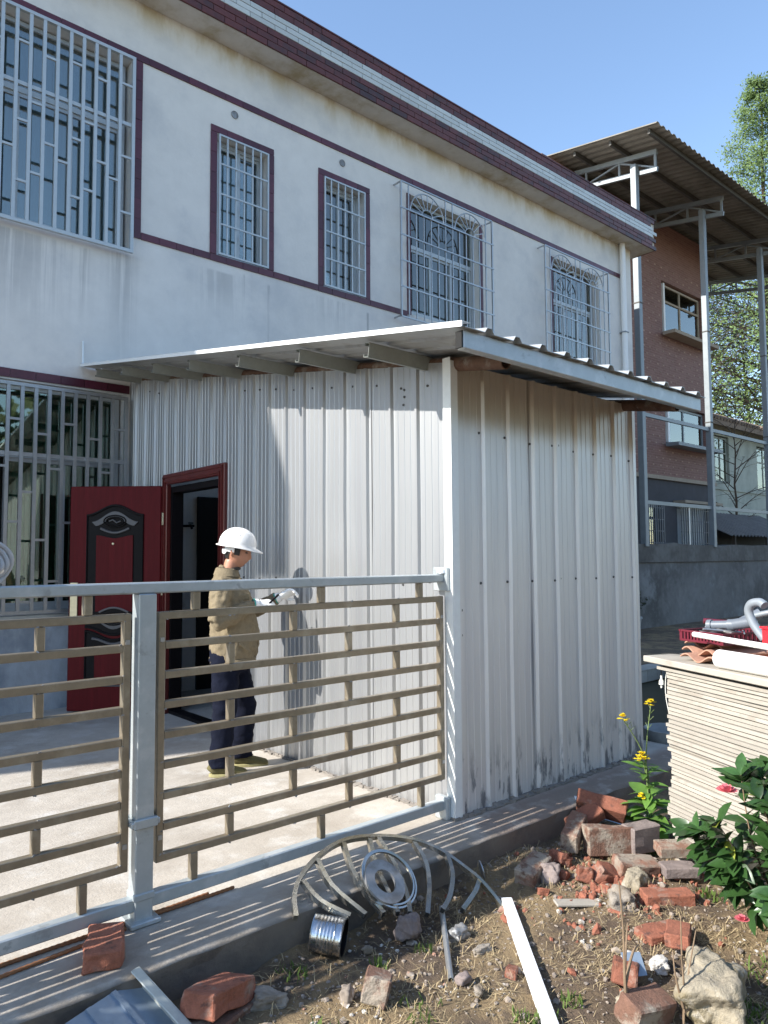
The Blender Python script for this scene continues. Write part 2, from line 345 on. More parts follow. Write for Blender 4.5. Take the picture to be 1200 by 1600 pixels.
def tag(o, label, cat, group=None, kind=None):
    if label: o['label'] = label
    if cat: o['category'] = cat
    if group: o['group'] = group
    if kind: o['kind'] = kind
    return o
def thing(name, label, cat, loc=(0, 0, 0), group=None, local=False, rot=(0, 0, 0)):
    o = bpy.data.objects.new(name, None); COL.objects.link(o); o.location = loc; o.rotation_euler = rot; o.empty_display_size = .1
    ORG[o.name] = Vector() if local else Vector(loc)
    return tag(o, label, cat, group)
def struct(o): o['kind'] = 'structure'; return o
def inst(name, me, parent, mtx, m=None):
    """another object sharing a mesh, placed in the parent's frame"""
    o = bpy.data.objects.new(name, me); COL.objects.link(o); o.parent = parent; o.matrix_local = mtx
    ORG[o.name] = ORG[parent.name]
    return o
def copy_tree(root, loc, rot=None, label=None):
    r = root.copy(); COL.objects.link(r); r.location = loc
    if rot is not None: r.rotation_euler = rot
    if label: r['label'] = label
    for ch in list(root.children):
        c = ch.copy(); COL.objects.link(c); c.parent = r
        for g in ch.children:
            d = g.copy(); COL.objects.link(d); d.parent = c
    return r
def fn(x, y, s=1.0, z=0.): return noise.noise(Vector((x * s, y * s, z)))

# ------------------------------------------------------------------ ground, terrace
GZ = -.17
def gz(x, y):
    z = GZ + .020 * fn(x, y, 2.2) + .012 * fn(x, y, 7.) + .006 * fn(x, y, 19.)
    z += .05 * max(0, min(1, (y - 2.45) / .25)) * (.5 + fn(x, y, 4.)) if y < 2.75 and x < 5 else 0
    z += .007 * fn(x, y, 34.)
    z += .05 * math.exp(-((x - 3.4) ** 2 + (y - 2.2) ** 2) / .25)
    if x < -1 or x > 6 or y > 2.8 or y < -1: z = GZ - .004
    return z
xs_ = sorted(set([-400, -40, -6, -2] + [round(-1 + .022 * i, 3) for i in range(300)] + [5.6, 6, 8, 12, 20, 60, 400, 900]))
ys_ = sorted(set([-400, -40, -6, -1.5] + [round(-.6 + .022 * i, 3) for i in range(152)] + [2.76, 2.9, 4, 9.2, 12, 40, 400, 900]))
g = G(); nx = len(xs_)
g.add([(x, y, gz(x, y)) for y in ys_ for x in xs_], [(j * nx + i, j * nx + i + 1, (j + 1) * nx + i + 1, (j + 1) * nx + i) for j in range(len(ys_) - 1) for i in range(nx - 1)])
struct(g.build('ground', 'dirt', smooth='all'))
# terrace slab: slightly worn front edge
g = G(); tx = [-9 + .06 * i for i in range(245)]; TE = 2.70
prof = lambda x: [(TE + .010 * fn(x, 0, 5) + .004, -.32), (TE + .012 * fn(x, 1, 4), -.06), (TE + .014 * fn(x, 2, 6), -.016 + .010 * fn(x, 7, 5)), (TE + .028 + .012 * fn(x, 3, 6), -.003), (TE + .07, 0), (3.3, 0), (8.2, 0)]
m7 = 7
g.add([(x, y, z) for x in tx for (y, z) in prof(x)], [(i * m7 + j, (i + 1) * m7 + j, (i + 1) * m7 + j + 1, i * m7 + j + 1) for i in range(len(tx) - 1) for j in range(m7 - 1)])
xe = tx[-1]
g.add([(xe, TE, -.32), (xe, 8.2, -.32), (xe, 8.2, 0), (xe, TE + .03, -.002)], [(0, 1, 2, 3)])
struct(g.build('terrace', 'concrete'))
# upper yard behind the retaining wall
g = G(); g.add([(14.3, 9.15, 1.74), (200, 9.15, 1.74), (200, 160, 1.74), (14.3, 160, 1.74)], [(0, 1, 2, 3)])
struct(g.build('upper_yard', 'farground'))

# ------------------------------------------------------------------ the white house
HX0, HX1, HY = -5.85, 13.86, 7.95
house = thing('white_house', 'two storey white plastered house with maroon tile bands and barred windows', 'house', (0, 8, 0), None)
OPEN = [(.75, 3.12, 4.98, 7.24), (4.205, 4.945, 5.25, 6.80), (5.82, 6.575, 5.25, 6.82), (7.48, 9.06, 5.22, 7.10), (11.1, 12.62, 5.22, 7.10), (.35, 3.10, .97, 3.34)]
def wall_cells(g, x0, x1, z0, z1, y, dep, ops):
    bxs = sorted(set([x0, x1] + [a for o in ops for a in o[:2]])); bzs = sorted(set([z0, z1] + [a for o in ops for a in o[2:]]))
    for i in range(len(bxs) - 1):
        for j in range(len(bzs) - 1):
            cx, cz = (bxs[i] + bxs[i + 1]) / 2, (bzs[j] + bzs[j + 1]) / 2
            if any(o[0] < cx < o[1] and o[2] < cz < o[3] for o in ops): continue
            g.add([(bxs[i], y, bzs[j]), (bxs[i + 1], y, bzs[j]), (bxs[i + 1], y, bzs[j + 1]), (bxs[i], y, bzs[j + 1])], [(0, 1, 2, 3)])
    for a, b, c, d in ops:
        q = [(a, c), (b, c), (b, d), (a, d)]
        for i in range(4):
            (p0, r0), (p1, r1) = q[i], q[(i + 1) % 4]
            g.add([(p0, y, r0), (p1, y, r1), (p1, y + dep, r1), (p0, y + dep, r0)], [(0, 1, 2, 3)])
g = G(); wall_cells(g, HX0, HX1, -.2, 8.0, HY, .24, OPEN)
for x in (HX0, HX1): g.add([(x, HY, -.2), (x, 16, -.2), (x, 16, 8.0), (x, HY, 8.0)], [(0, 1, 2, 3)])
g.add([(HX0, 16, -.2), (HX1, 16, -.2), (HX1, 16, 8), (HX0, 16, 8)], [(0, 1, 2, 3)])
g.build('wall', 'plaster', house)
g = G(); g.bx(HX0 + .01, 3.12, HY - .022, HY + .01, -.1, .90); g.build('cement_dado', 'dado', house)
g = G(); g.bx(.30, 3.13, HY - .05, HY + .02, .905, .965); g.build('window_ledge', 'alu', house, bevel=.004)
g = G(); g.bx(HX0 + .02, HX1 - .02, 9.6, 9.7, 0, 7.9); g.bx(HX0 + .02, HX1 - .02, HY + .26, 9.6, 3.9, 4.1); g.bx(3.5, 3.6, HY + .26, 9.6, 0, 7.9); g.bx(10, 10.1, HY + .26, 9.6, 4, 7.9); g.bx(5.3, 5.4, HY + .26, 9.6, 4, 7.9)
g.build('inner_wall', 'darkroom', house)
# roof slab, soffit and tiled cornice
CY, CX0, CX1, CZ0, CZ1 = 7.60, -6.3, 14.27, 7.975, 8.62
g = G(); g.bx(CX0 + .01, CX1 - .01, CY + .02, 16.3, CZ0 + .004, CZ1 - .02); g.build('roof_slab', 'soffit', house)
def tile_row(z0, z1, ln, m, off):
    g_ = G(); g_.bx(0, ln - .006, -.012, .012, z0 + .003, z1 - .003)
    me = g_.mesh('cornice_tile', Vector((0, 0, 0)), .003); me.materials.append(M[m])
    x = 2.6 + off
    while x < CX1 - .02:
        L_ = min(ln, CX1 - .002 - x)
        if L_ > .6 * ln:
            o = inst('cornice_tile', me, house, Matrix.Translation((x, CY - 8 + random.uniform(-.0015, .0015), 0)) @ Matrix.Rotation(random.uniform(-.006, .006), 4, 'Z'))
        x += ln
    gg = G(); gg.bx(CX0, 2.6 + off - .01, CY - .012, CY + .012, z0 + .003, z1 - .003)
    return gg
rest = []
for z0, z1, ln, m, off in ((7.970, 8.055, .30, 'redtile', 0), (8.055, 8.14, .30, 'redtile', .15), (8.14, 8.225, .30, 'redtile', 0), (8.225, 8.297, .36, 'whitetile', .05), (8.297, 8.370, .36, 'whitetile', .22), (8.370, 8.442, .36, 'whitetile', .05), (8.442, 8.532, .30, 'redtile', .1), (8.532, 8.622, .30, 'redtile', .25)):
    tile_row(z0, z1, ln, m, off).build('tile_course', m, house)
g = G(); g.bx(CX0 - .008, CX1 + .008, CY - .02, CY + .32, 8.622, 8.642); g.build('parapet_cap', 'redtile', house)
for x in (CX1, CX0):
    for z0, z1 in ((CZ0, 8.22), (8.44, 8.62)): G().bx(x - .009, x + .009, CY + .02, 16.2, z0, z1).build('side_cornice', 'redtile', house)
# maroon band tiles on the facade
def band(x0, x1, z0, z1, ln=.245):
    hor = (x1 - x0) > (z1 - z0); n = max(1, round(((x1 - x0) if hor else (z1 - z0)) / ln))
    for i in range(n):
        g_ = G(); d = random.uniform(-.002, .002)
        if hor: a = x0 + (x1 - x0) * i / n; b = x0 + (x1 - x0) * (i + 1) / n; g_.bx(a + .002, b - .002, HY - .014 + d, HY + .01, z0, z1)
        else: a = z0 + (z1 - z0) * i / n; b = z0 + (z1 - z0) * (i + 1) / n; g_.bx(x0, x1, HY - .014 + d, HY + .01, a + .002, b - .002)
        g_.build('band_tile', 'maroon', house)
band(.6, 13.45, 7.272, 7.352); band(3.245, 4.108, 5.167, 5.247); band(5.022, 5.738, 5.167, 5.247); band(6.662, 7.4, 5.167, 5.247); band(9.2, 10.9, 5.167, 5.247)
band(3.155, 3.240, 5.167, 7.265)
for a, b in ((4.11, 5.02), (5.74, 6.66)):
    band(a, b, 6.805 if a < 5 else 6.825, 6.885 if a < 5 else 6.905); band(a, b, 5.165, 5.248)
    zt = 6.80 if a < 5 else 6.82
    band(a, a + .085, 5.252, zt); band(b - .080, b, 5.252, zt)
band(7.40, 7.475, 5.20, 7.10); band(11.02, 11.095, 5.2, 7.1); band(9.065, 9.13, 5.2, 7.1)
band(.2, 3.14, 3.36, 3.45)
# vent holes
for x, z in ((4.44, 7.13), (6.16, 7.12)):
    g = G(); mt = Matrix.Translation((x, HY, z)) @ Matrix.Rotation(R(90), 4, 'X')
    g.lathe([(.050, -.02), (.050, .010), (.047, .012), (.045, .007), (.044, .006), (.0, .006)], 16, mt); g.build('vent_pipe', 'greyplate', house, smooth=True)
# downpipe
g = G(); g.tube([(13.42, HY - .08, 8.0), (13.42, HY - .08, 3.0), (13.42, HY - .08, .1)], .058, 12)
dp = g.build('downpipe', 'pvc', house, smooth=True)
for z in (6.1, 4.4): G().bx(13.355, 13.485, HY - .145, HY + .01, z, z + .02).build('pipe_bracket', 'steelgrey', dp)
# thin vertical cracks / joints are left to the plaster; small hook above the shed roof
G().bar((2.62, HY - .03, 3.60), (2.62, HY - .02, 3.86), .015, .015).build('wall_hook', 'trim', house)

def sash_window(x0, x1, z0, z1, cols, m='alu', gl='glass', transom=None, y=8.08, cur=(), wid=.045, curm='curtain'):
    wv = G(); fr = wid
    wv.bx(x0, x1, y, y + .06, z1 - fr, z1); wv.bx(x0, x1, y, y + .06, z0, z0 + fr); wv.bx(x0, x0 + fr, y, y + .06, z0 + fr, z1 - fr); wv.bx(x1 - fr, x1, y, y + .06, z0 + fr, z1 - fr)
    if transom: wv.bx(x0 + fr, x1 - fr, y - .003, y + .063, transom - .03, transom + .03)
    win = wv.build('window', m, house)
    for i, (a, b) in enumerate(cols):
        lo, hi = z0 + fr, (transom - .03 if transom else z1 - fr); o = .012 * (i % 2)
        s = G(); s.bx(a, a + .04, y + .008 + o, y + .045 + o, lo, hi); s.bx(b - .04, b, y + .008 + o, y + .045 + o, lo, hi); s.bx(a + .04, b - .04, y + .01 + o, y + .043 + o, lo, lo + .05); s.bx(a + .04, b - .04, y + .01 + o, y + .043 + o, hi - .04, hi)
        s.build('sash', m, win)
        G().bx(a + .04, b - .04, y + .024 + o, y + .03 + o, lo + .05, hi - .04).build('pane', gl, win)
    if transom:
        n = max(1, round((x1 - x0) / .7))
        for i in range(n):
            a = x0 + fr + (x1 - x0 - 2 * fr) * i / n; b = x0 + fr + (x1 - x0 - 2 * fr) * (i + 1) / n
            G().bx(a, b, y + .024, y + .03, transom + .03, z1 - fr).build('pane', gl, win)
    for a, b in cur:
        c = G(); n = int((b - a) / .02); pts = [(a + (b - a) * i / n, y + .16 + .022 * math.sin(i * 1.1 + a * 9) + .01 * math.sin(i * .37)) for i in range(n + 1)]
        c.add([(p, q, z) for z in (z0 - .03, z1 + .03) for p, q in pts], [(i, i + 1, n + 2 + i, n + 1 + i) for i in range(n)])
        c.build('curtain', curm, win, smooth='all')
    return win
sash_window(.78, 3.09, 5.0, 7.22, [(.82, 1.42), (1.36, 1.98), (1.93, 2.52), (2.47, 3.05)], transom=6.47, cur=((.8, 3.07),))
sash_window(4.215, 4.935, 5.27, 6.78, [(4.26, 4.60), (4.57, 4.90)], cur=((4.36, 4.66), (4.70, 4.93)))
sash_window(5.83, 6.565, 5.27, 6.80, [(5.875, 6.21), (6.18, 6.52)], cur=((6.02, 6.28), (6.36, 6.56)))
sash_window(7.50, 9.04, 5.24, 7.08, [(7.55, 8.05), (8.02, 8.52), (8.49, 8.99)], gl='glassg', transom=6.35, cur=((7.52, 8.2), (8.3, 9.02)), curm='curtain_green')
sash_window(11.12, 12.60, 5.24, 7.08, [(11.17, 11.65), (11.62, 12.10), (12.07, 12.55)], gl='glass', transom=6.35, cur=((11.15, 11.6), (11.95, 12.58)))
sash_window(.37, 3.08, .99, 3.32, [(.42, 1.10), (1.92, 2.52), (2.45, 3.04)], gl='glassg', transom=2.60, cur=((2.0, 3.05),), curm='curtain_green')

# barred grilles
def grille_flat(x0, x1, z0, z1, y, pitch, bw, rows, m):
    """vertical bars with staggered short crosspieces (rows = crosspiece heights of even and odd bays)"""
    f = G(); fr = .035
    f.bx(x0 - fr, x1 + fr, y - .02, y + .018, z1 - fr, z1); f.bx(x0 - fr, x1 + fr, y - .02, y + .018, z0, z0 + fr); f.bx(x0 - fr, x0, y - .02, y + .018, z0 + fr, z1 - fr); f.bx(x1, x1 + fr, y - .02, y + .018, z0 + fr, z1 - fr)
    gr = f.build('security_grille', m, house)
    n = int((x1 - x0) / pitch); xs = [x1 - pitch * i for i in range(1, n + 1)]
    for x in xs: G().bx(x - bw / 2, x + bw / 2, y - .016, y + .014, z0 + fr, z1 - fr).build('bar', m, gr)
    ed = [x1 + .0] + xs
    for i in range(len(ed) - 1):
        for z in rows[i % len(rows)]:
            G().bx(ed[i + 1] + bw / 2, ed[i] - (bw / 2 if i else 0), y - .013, y + .011, z - .012, z + .012).build('crosspiece', m, gr)
    return gr
gr = grille_flat(.95, 3.085, 4.94, 7.22, 7.86, .134, .034, ((6.86, 6.02, 5.38), (5.72, ), (6.80, 5.86), (6.25, 5.50), ), 'alu')
G().bx(.95, 3.085, 7.868, 7.90, 6.40, 6.44).build('crossbar', 'alu', gr)
gr = grille_flat(.5, 3.055, .98, 3.30, 7.86, .130, .034, ((2.93, 1.9), (2.45, 1.30), (2.80, 1.72), (2.2, 1.1)), 'dull')
G().bx(.5, 3.055, 7.868, 7.90, 2.56, 2.60).build('crossbar', 'dull', gr)
def grille_grid(x0, x1, z0, z1, y, nv, nh, m):
    f = G(); fr = .022
    f.bx(x0, x1, y - .012, y + .012, z1 - fr, z1); f.bx(x0, x1, y - .012, y + .012, z0, z0 + fr); f.bx(x0, x0 + fr, y - .012, y + .012, z0 + fr, z1 - fr); f.bx(x1 - fr, x1, y - .012, y + .012, z0 + fr, z1 - fr)
    gr = f.build('security_grille', m, house)
    for i in range(1, nv): x = x0 + (x1 - x0) * i / nv; G().bx(x - .009, x + .009, y - .008, y + .008, z0 + fr, z1 - fr).build('bar', m, gr)
    for i in range(1, nh): z = z0 + (z1 - z0) * i / nh; G().bx(x0 + fr, x1 - fr, y - .020, y - .009, z - .010, z + .010).build('crossbar', m, gr)
grille_grid(4.215, 4.935, 5.258, 6.79, 7.93, 6, 4, 'alu'); grille_grid(5.83, 6.565, 5.258, 6.81, 7.93, 6, 4, 'alu')
def fan_grille(x0, zt):
    W, y = 2.06, 7.79; zs = [zt - 2.04, zt - 1.60, zt - 1.20, zt - .81, zt - .40, zt]
    f = G()
    for x in (x0, x0 + W): f.bx(x - .012, x + .012, y - .012, y + .012, zs[0], zs[-1])
    f.bx(x0, x0 + W, y - .010, y + .010, zs[-1], zs[-1] + .02); f.bx(x0, x0 + W, y - .010, y + .010, zs[0] - .02, zs[0])
    for x in (x0, x0 + W):
        for z in (zs[0], zs[-1]): f.bx(x - .008, x + .008, y + .012, HY, z - .01, z + .01)
    gr = f.build('fan_grille', 'dull', house)
    for z in zs[1:-1]: G().bx(x0 - .03, x0 + W + .03, y - .019, y - .006, z - .010, z + .010).build('crossbar', 'dull', gr)
    r = .36; cs = (x0 + .55, x0 + 1.52); zf = zs[-2]
    n = 13
    for i in range(1, n):
        x = x0 + W * i / n; top = zs[-1]
        for c in cs:
            if abs(x - c) < r + .02: top = zf
        G().bx(x - .0085, x + .0085, y - .004, y + .010, zs[0], top).build('bar', 'dull', gr)
    for c in cs:
        h = G()
        h.tube([(c + r * math.cos(a), y, zf + r * math.sin(a)) for a in [math.pi * i / 16 for i in range(17)]], .010, 6)
        h.tube([(c + .12 * math.cos(a), y, zf + .12 * math.sin(a)) for a in [math.pi * i / 8 for i in range(9)]], .009, 6)
        for i in range(1, 8):
            a = math.pi * i / 8; h.bar((c + .12 * math.cos(a), y, zf + .12 * math.sin(a)), (c + r * math.cos(a), y, zf + r * math.sin(a)), .012, .012)
        h.build('fan', 'dull', gr)
fan_grille(7.14, 7.13); fan_grille(10.66, 7.14)

# ------------------------------------------------------------------ the metal shed
XS, YS = 3.153, 3.012
def roof_z(y): return 3.585 - .168 * (7.95 - y)
shed = thing('metal_shed', 'lean to shed of white ribbed metal sheets against the house', 'shed', (4.2, 5, 0))
RIB = [(0, 0), (.012, .019), (.030, .019), (.042, 0), (.085, 0), (.088, .0028), (.098, .0028), (.101, 0), (.142, 0), (.145, .0028), (.155, .0028), (.158, 0), (.202, 0), (.205, .0028), (.215, .0028), (.218, 0)]
def rib_sheet(a0, a1, z0f, z1f, ax, base, sgn, pitch, phase, m, name='wall_sheet', lift=0.):
    """corrugated sheet along axis ax ('x' or 'y'), ribs standing out by sgn"""
    pts = []; k0 = math.floor((a0 - phase) / pitch) - 1; sc_ = pitch / .248
    kk = k0
    while phase + kk * pitch < a1 + pitch:
        for q, h in RIB:
            a = phase + kk * pitch + q * sc_
            if a0 <= a <= a1: pts.append((a, h))
        kk += 1
    pts = [(a0, pts[0][1] if pts and pts[0][0] - a0 < .004 else 0)] + [p for p in pts if a0 + .001 < p[0] < a1 - .001] + [(a1, 0)]
    g_ = G(); wob = random.uniform(0, 9)
    rows = 7; vv = []
    for r_ in range(rows):
        for a, h in pts:
            zz = z0f(a) + (z1f(a) - z0f(a)) * r_ / (rows - 1)
            d = base + sgn * (h + lift + .0062 * fn(a * 1.0, zz * .8, 1.7, wob))
            vv.append((a, d, zz) if ax == 'x' else (d, a, zz))
    n = len(pts)
    g_.add(vv, [(r_ * n + i, r_ * n + i + 1, (r_ + 1) * n + i + 1, (r_ + 1) * n + i) for r_ in range(rows - 1) for i in range(n - 1)])
    return g_.build(name, m, shed, smooth=True)
topL = lambda y: roof_z(y) - .075 if y > 3.3 else roof_z(y) - .06
one = lambda v: (lambda a: v)
seams = [7.945, 6.99, 5.745, 4.76, 3.77, 3.03]
for i in range(5):
    b, a = seams[i], seams[i + 1]
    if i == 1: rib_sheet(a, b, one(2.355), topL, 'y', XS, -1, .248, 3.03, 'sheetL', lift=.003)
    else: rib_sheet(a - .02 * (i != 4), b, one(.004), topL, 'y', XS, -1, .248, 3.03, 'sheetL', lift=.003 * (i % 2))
for a, b in ((3.165, 3.93), (3.90, 4.67), (4.64, 5.19)):
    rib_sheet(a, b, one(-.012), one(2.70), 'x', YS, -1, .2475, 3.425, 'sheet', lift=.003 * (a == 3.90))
# right hand end wall of the shed and black lining added to darken the inside
g = G(); g.bx(5.19, 5.2, 3.02, 7.94, 0, 2.72); g.build('end_wall', 'sheetL', shed)
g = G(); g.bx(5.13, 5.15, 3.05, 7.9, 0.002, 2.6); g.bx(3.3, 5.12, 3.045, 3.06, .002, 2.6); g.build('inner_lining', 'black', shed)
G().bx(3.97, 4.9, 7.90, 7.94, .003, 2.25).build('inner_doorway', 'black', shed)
# corner trim
g = G(); g.bx(XS - .026, XS + .034, YS - .026, YS - .023, -.05, 2.70); g.bx(XS - .026, XS - .023, YS - .023, YS + .040, -.05, 2.72); g.build('corner_trim', 'trim', shed)
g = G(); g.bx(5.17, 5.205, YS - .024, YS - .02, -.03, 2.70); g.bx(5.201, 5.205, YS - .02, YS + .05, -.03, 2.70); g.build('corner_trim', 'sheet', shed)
# base mortar fillet
g = G()
for i in range(60):
    x = 3.14 + i * .035; g.box((x, YS - .012 + random.uniform(-.006, .006), .002), (.04, .05 + random.uniform(0, .02), .016 + random.uniform(0, .018)), Euler((random.uniform(-.3, .3), 0, random.uniform(-.3, .3))).to_matrix())
for i in range(90):
    y = 3.05 + i * .03
    if y < 5.7: g.box((XS - .012 + random.uniform(-.012, .01), y, .001), (.04 + random.uniform(0, .025), .04, .014 + random.uniform(0, .014)), Euler((0, random.uniform(-.3, .3), random.uniform(-.4, .4))).to_matrix())
tag(g.build('mortar_crumbs', 'crumb', shed), None, None, None, 'stuff')
# screws
g = G()
def scr(p, ax):
    mt = Matrix.Translation(p) @ (Matrix.Rotation(R(90), 4, 'X') if ax == 'y' else Matrix.Rotation(R(-90), 4, 'Y'))
    g.lathe([(.0, .005), (.0045, .0045), (.0055, .002), (.0085, .001), (.0085, -.006)], 7, Matrix.Translation((random.uniform(-.008, .008) if ax == 'y' else 0, random.uniform(-.008, .008) if ax == 'x' else 0, random.uniform(-.012, .012))) @ mt)
for i in range(8):
    x = 3.405 + .2475 * i
    for z in (2.29 - .004 * i, 1.36): scr((x, YS - .006, z), 'y')
    if i in (3, 7):
        for z in (2.28, 1.365): scr((x + .075, YS - .006, z), 'y')
for z in (2.35, 2.08, 1.9, 1.55, 1.36, 1.2, 1.06, .62, .33): scr((3.208, YS - .012, z), 'y')
for y in [3.2 + .248 * i for i in range(18)]:
    if not 5.6 < y < 7.0:
        scr((XS - .006, y, topL(y) - .13), 'x'); scr((XS - .006, y, 1.36), 'x')
for z in (2.66, 2.60, 2.54): scr((XS - .006, 3.42, z - .05), 'x')
tag(g.build('screws', 'screw', shed), None, None, None, 'stuff')
# roof: rafters (rusty round pipes), purlins, sheets, edge trims
for x, e in ((3.20, 2.62), (5.10, 2.58)):
    g = G(); n = 16; dr = Vector((0, 1, .168)).normalized()
    p0 = Vector((x, e, roof_z(e) - .065)); p1 = Vector((x, 7.9, roof_z(7.9) - .065))
    s_ = Vector((1, 0, 0)); u_ = dr.cross(s_)
    prof_ = [(p0, .044), (p1, .044)]
    vv = [p0 + (s_ * math.cos(a) + u_ * math.sin(a)) * r_ for r_ in (.044, .038) for a in [2 * math.pi * j / n for j in range(n)]] + [p1 + (s_ * math.cos(a) + u_ * math.sin(a)) * .044 for a in [2 * math.pi * j / n for j in range(n)]] + [p0 + dr * .25 + (s_ * math.cos(a) + u_ * math.sin(a)) * .038 for a in [2 * math.pi * j / n for j in range(n)]]
    ff = []
    for j in range(n):
        q = (j + 1) % n; ff += [(j, q, 2 * n + q, 2 * n + j), (j, n + j, n + q, q), (n + j, 3 * n + j, 3 * n + q, n + q)]
    ff.append(tuple(3 * n + j for j in range(n)))
    g.add(vv, ff); g.build('rafter_pipe', 'rust', shed, smooth=True)
for y in (7.66, 6.96, 6.24, 5.52, 4.71, 3.93, 3.22):
    zc = roof_z(y) - .062
    g = G(); t = .004; x0, x1 = 2.67, 5.12; sl = Matrix.Rotation(math.atan(.168), 3, 'X')
    for c, d in (((0, -.018), (.004, .085)), ((0, 0), None)):
        pass
    def pb(dy, dz, sy, sz):
        g.box(Vector(((x0 + x1) / 2, y, zc)) + sl @ Vector((0, dy, dz)), (x1 - x0, sy, sz), sl)
    pb(-.020, 0, .003, .085); pb(0, .041, .043, .003); pb(0, -.041, .043, .003); pb(.020, .033, .003, .014); pb(.020, -.033, .003, .014)
    g.build('purlin', 'purlin', shed)
RRIB = [(0, 0), (.020, .027), (.052, .027), (.072, 0)]
for x0, x1 in ((2.615, 3.54), (3.50, 4.44), (4.40, 5.16)):
    pts = []
    kx = 2.765
    while kx < x1 + .3:
        pts += [(kx + q, h) for q, h in RRIB]; kx += .2245
    pts = [(x0, 0)] + [p for p in pts if x0 + .005 < p[0] < x1 - .005] + [(x1, 0)]
    lift = .002 if x0 == 3.50 else 0
    g = G(); n = len(pts); th = .003; E0, E1 = 2.395, 7.93
    vv = []
    for y in (E0, E1):
        for dz in (0, th): vv += [(a, y, roof_z(y) + h + dz + lift) for a, h in pts]
    ff = []
    for i in range(n - 1):
        ff += [(i, i + 1, 2 * n + i + 1, 2 * n + i), (n + i, 3 * n + i, 3 * n + i + 1, n + i + 1), (i, n + i, n + i + 1, i + 1)]
    g.add(vv, ff); g.build('roof_sheet', 'roofsheet', shed)
sl = Matrix.Rotation(math.atan(.168), 3, 'X')
g = G(); g.bar((2.602, 2.40, roof_z(2.40) + .012), (2.602, 7.93, roof_z(7.93) + .012), .008, .026); g.bar((2.63, 2.40, roof_z(2.40) + .027), (2.63, 7.93, roof_z(7.93) + .027), .064, .003)
g.build('edge_trim', 'trim', shed)
g = G(); g.bx(2.64, 5.14, 2.425, 2.475, 2.555, 2.650); g.build('eave_tube', 'galv', shed, bevel=.006)
G().bx(2.628, 2.638, 2.43, 2.47, 2.56, 2.645).build('tube_end', 'black', shed)  # tube end in shadow, painted black
G().bx(5.03, 5.20, 2.50, 2.56, 2.585, 2.635).build('eave_bracket', 'galv', shed, bevel=.004)
# door frame, casing and open leaf
g = G(); cw = .105
g.prism([(XS - .03, 5.735, 0), (XS - .03, 5.735 + cw, 0), (XS - .03, 5.735 + cw, 2.26), (XS - .03, 5.735, 2.365)], (.05, 0, 0))
g.prism([(XS - .03, 7.01, 0), (XS - .03, 7.01 - cw, 0), (XS - .03, 7.01 - cw, 2.26), (XS - .03, 7.01, 2.365)], (.05, 0, 0))
g.prism([(XS - .03, 5.735, 2.367), (XS - .03, 7.01, 2.367), (XS - .03, 7.01 - cw, 2.262), (XS - .03, 5.735 + cw, 2.262)], (.05, 0, 0))
cas = g.build('door_casing', 'casing', shed, bevel=.006)
g = G()
for k_ in (.028, .075):
    g.bar((XS - .036, 5.735 + k_, 0), (XS - .036, 5.735 + k_, 2.365 - k_), .014, .010); g.bar((XS - .036, 7.01 - k_, 0), (XS - .036, 7.01 - k_, 2.365 - k_), .014, .010); g.bar((XS - .036, 5.735 + k_, 2.365 - k_), (XS - .036, 7.01 - k_, 2.365 - k_), .010, .014)
g.build('casing_moulding', 'casing', cas)
g = G(); g.bx(XS + .02, XS + .14, 5.80, 5.86, 0, 2.24); g.bx(XS + .02, XS + .14, 6.88, 6.94, 0, 2.24); g.bx(XS + .02, XS + .14, 5.86, 6.88, 2.18, 2.24); g.bx(XS + .02, XS + .14, 5.86, 6.88, 0, .03)
g.build('door_lining', 'darkwood', shed)
hinge = Vector((3.105, 6.985, .02)); endp = Vector((2.42, 7.60, .02))
ud = (endp - hinge); Wd = ud.length; ud.normalize(); nd = Vector((-ud.y, ud.x, 0)); nd = -nd if nd.dot(Vector((-hinge.x, -hinge.y, 0))) < 0 else nd
Hd = 2.235
def dp_(u, v, n=0.): return hinge + ud * (Wd - u) + Vector((0, 0, v)) + nd * n       # u from the free edge
g = G(); g.prism([dp_(0, 0, -.05), dp_(Wd, 0, -.05), dp_(Wd, Hd, -.05), dp_(0, Hd, -.05)], nd * .05)
door = g.build('door', 'redwood', shed, bevel=.008)
door['label'] = 'red lacquered door leaf with carved panels standing open'
sx = Wd / .95
def arch(u0, u1, v, amp, n=14): return [(u0 + (u1 - u0) * i / n, v + amp * .5 * (1 - math.cos(2 * math.pi * i / n)) if True else 0) for i in range(n + 1)]
def plate(poly, n0, n1, name, m): G().prism([dp_(u * sx, v, n0) for u, v in poly], nd * (n1 - n0)).build(name, m, door)
up_ = arch(.18, .77, 1.94, .10); lo_ = arch(.18, .77, .83, -.08)
plate([(.18, .86)] + [(.18, 1.93)] + up_ + [(.77, .86)] + lo_[::-1], 0, .004, 'recess_panel', 'darkwood')
plate([(.285, .98)] + [(.285, 1.74)] + arch(.285, .665, 1.74, -.03)[1:-1] + [(.665, 1.74), (.665, .98)] + arch(.285, .665, .98, .04)[::-1][1:-1], .004, .016, 'raised_panel', 'redwood')
lp = arch(.18, .77, .79, -.09); plate([(.18, .30), (.18, .78)] + lp + [(.77, .30)], 0, .004, 'recess_panel', 'darkwood')
plate([(.285, .33), (.285, .64)] + arch(.285, .665, .64, -.05)[1:-1] + [(.665, .64), (.665, .33)], .004, .016, 'raised_panel', 'redwood')
def mould(path, r, name, m, n0=.008): G().tube([dp_(u * sx, v, n0) for u, v in path], r, 6).build(name, m, door, smooth=True)
mould(up_, .012, 'moulding', 'darkwood'); mould(lo_, .012, 'moulding', 'darkwood'); mould(lp, .012, 'moulding', 'darkwood')
for a in (.185, .765): mould([(a, .86), (a, 1.94)], .008, 'moulding', 'darkwood'); mould([(a, .30), (a, .79)], .008, 'moulding', 'darkwood')
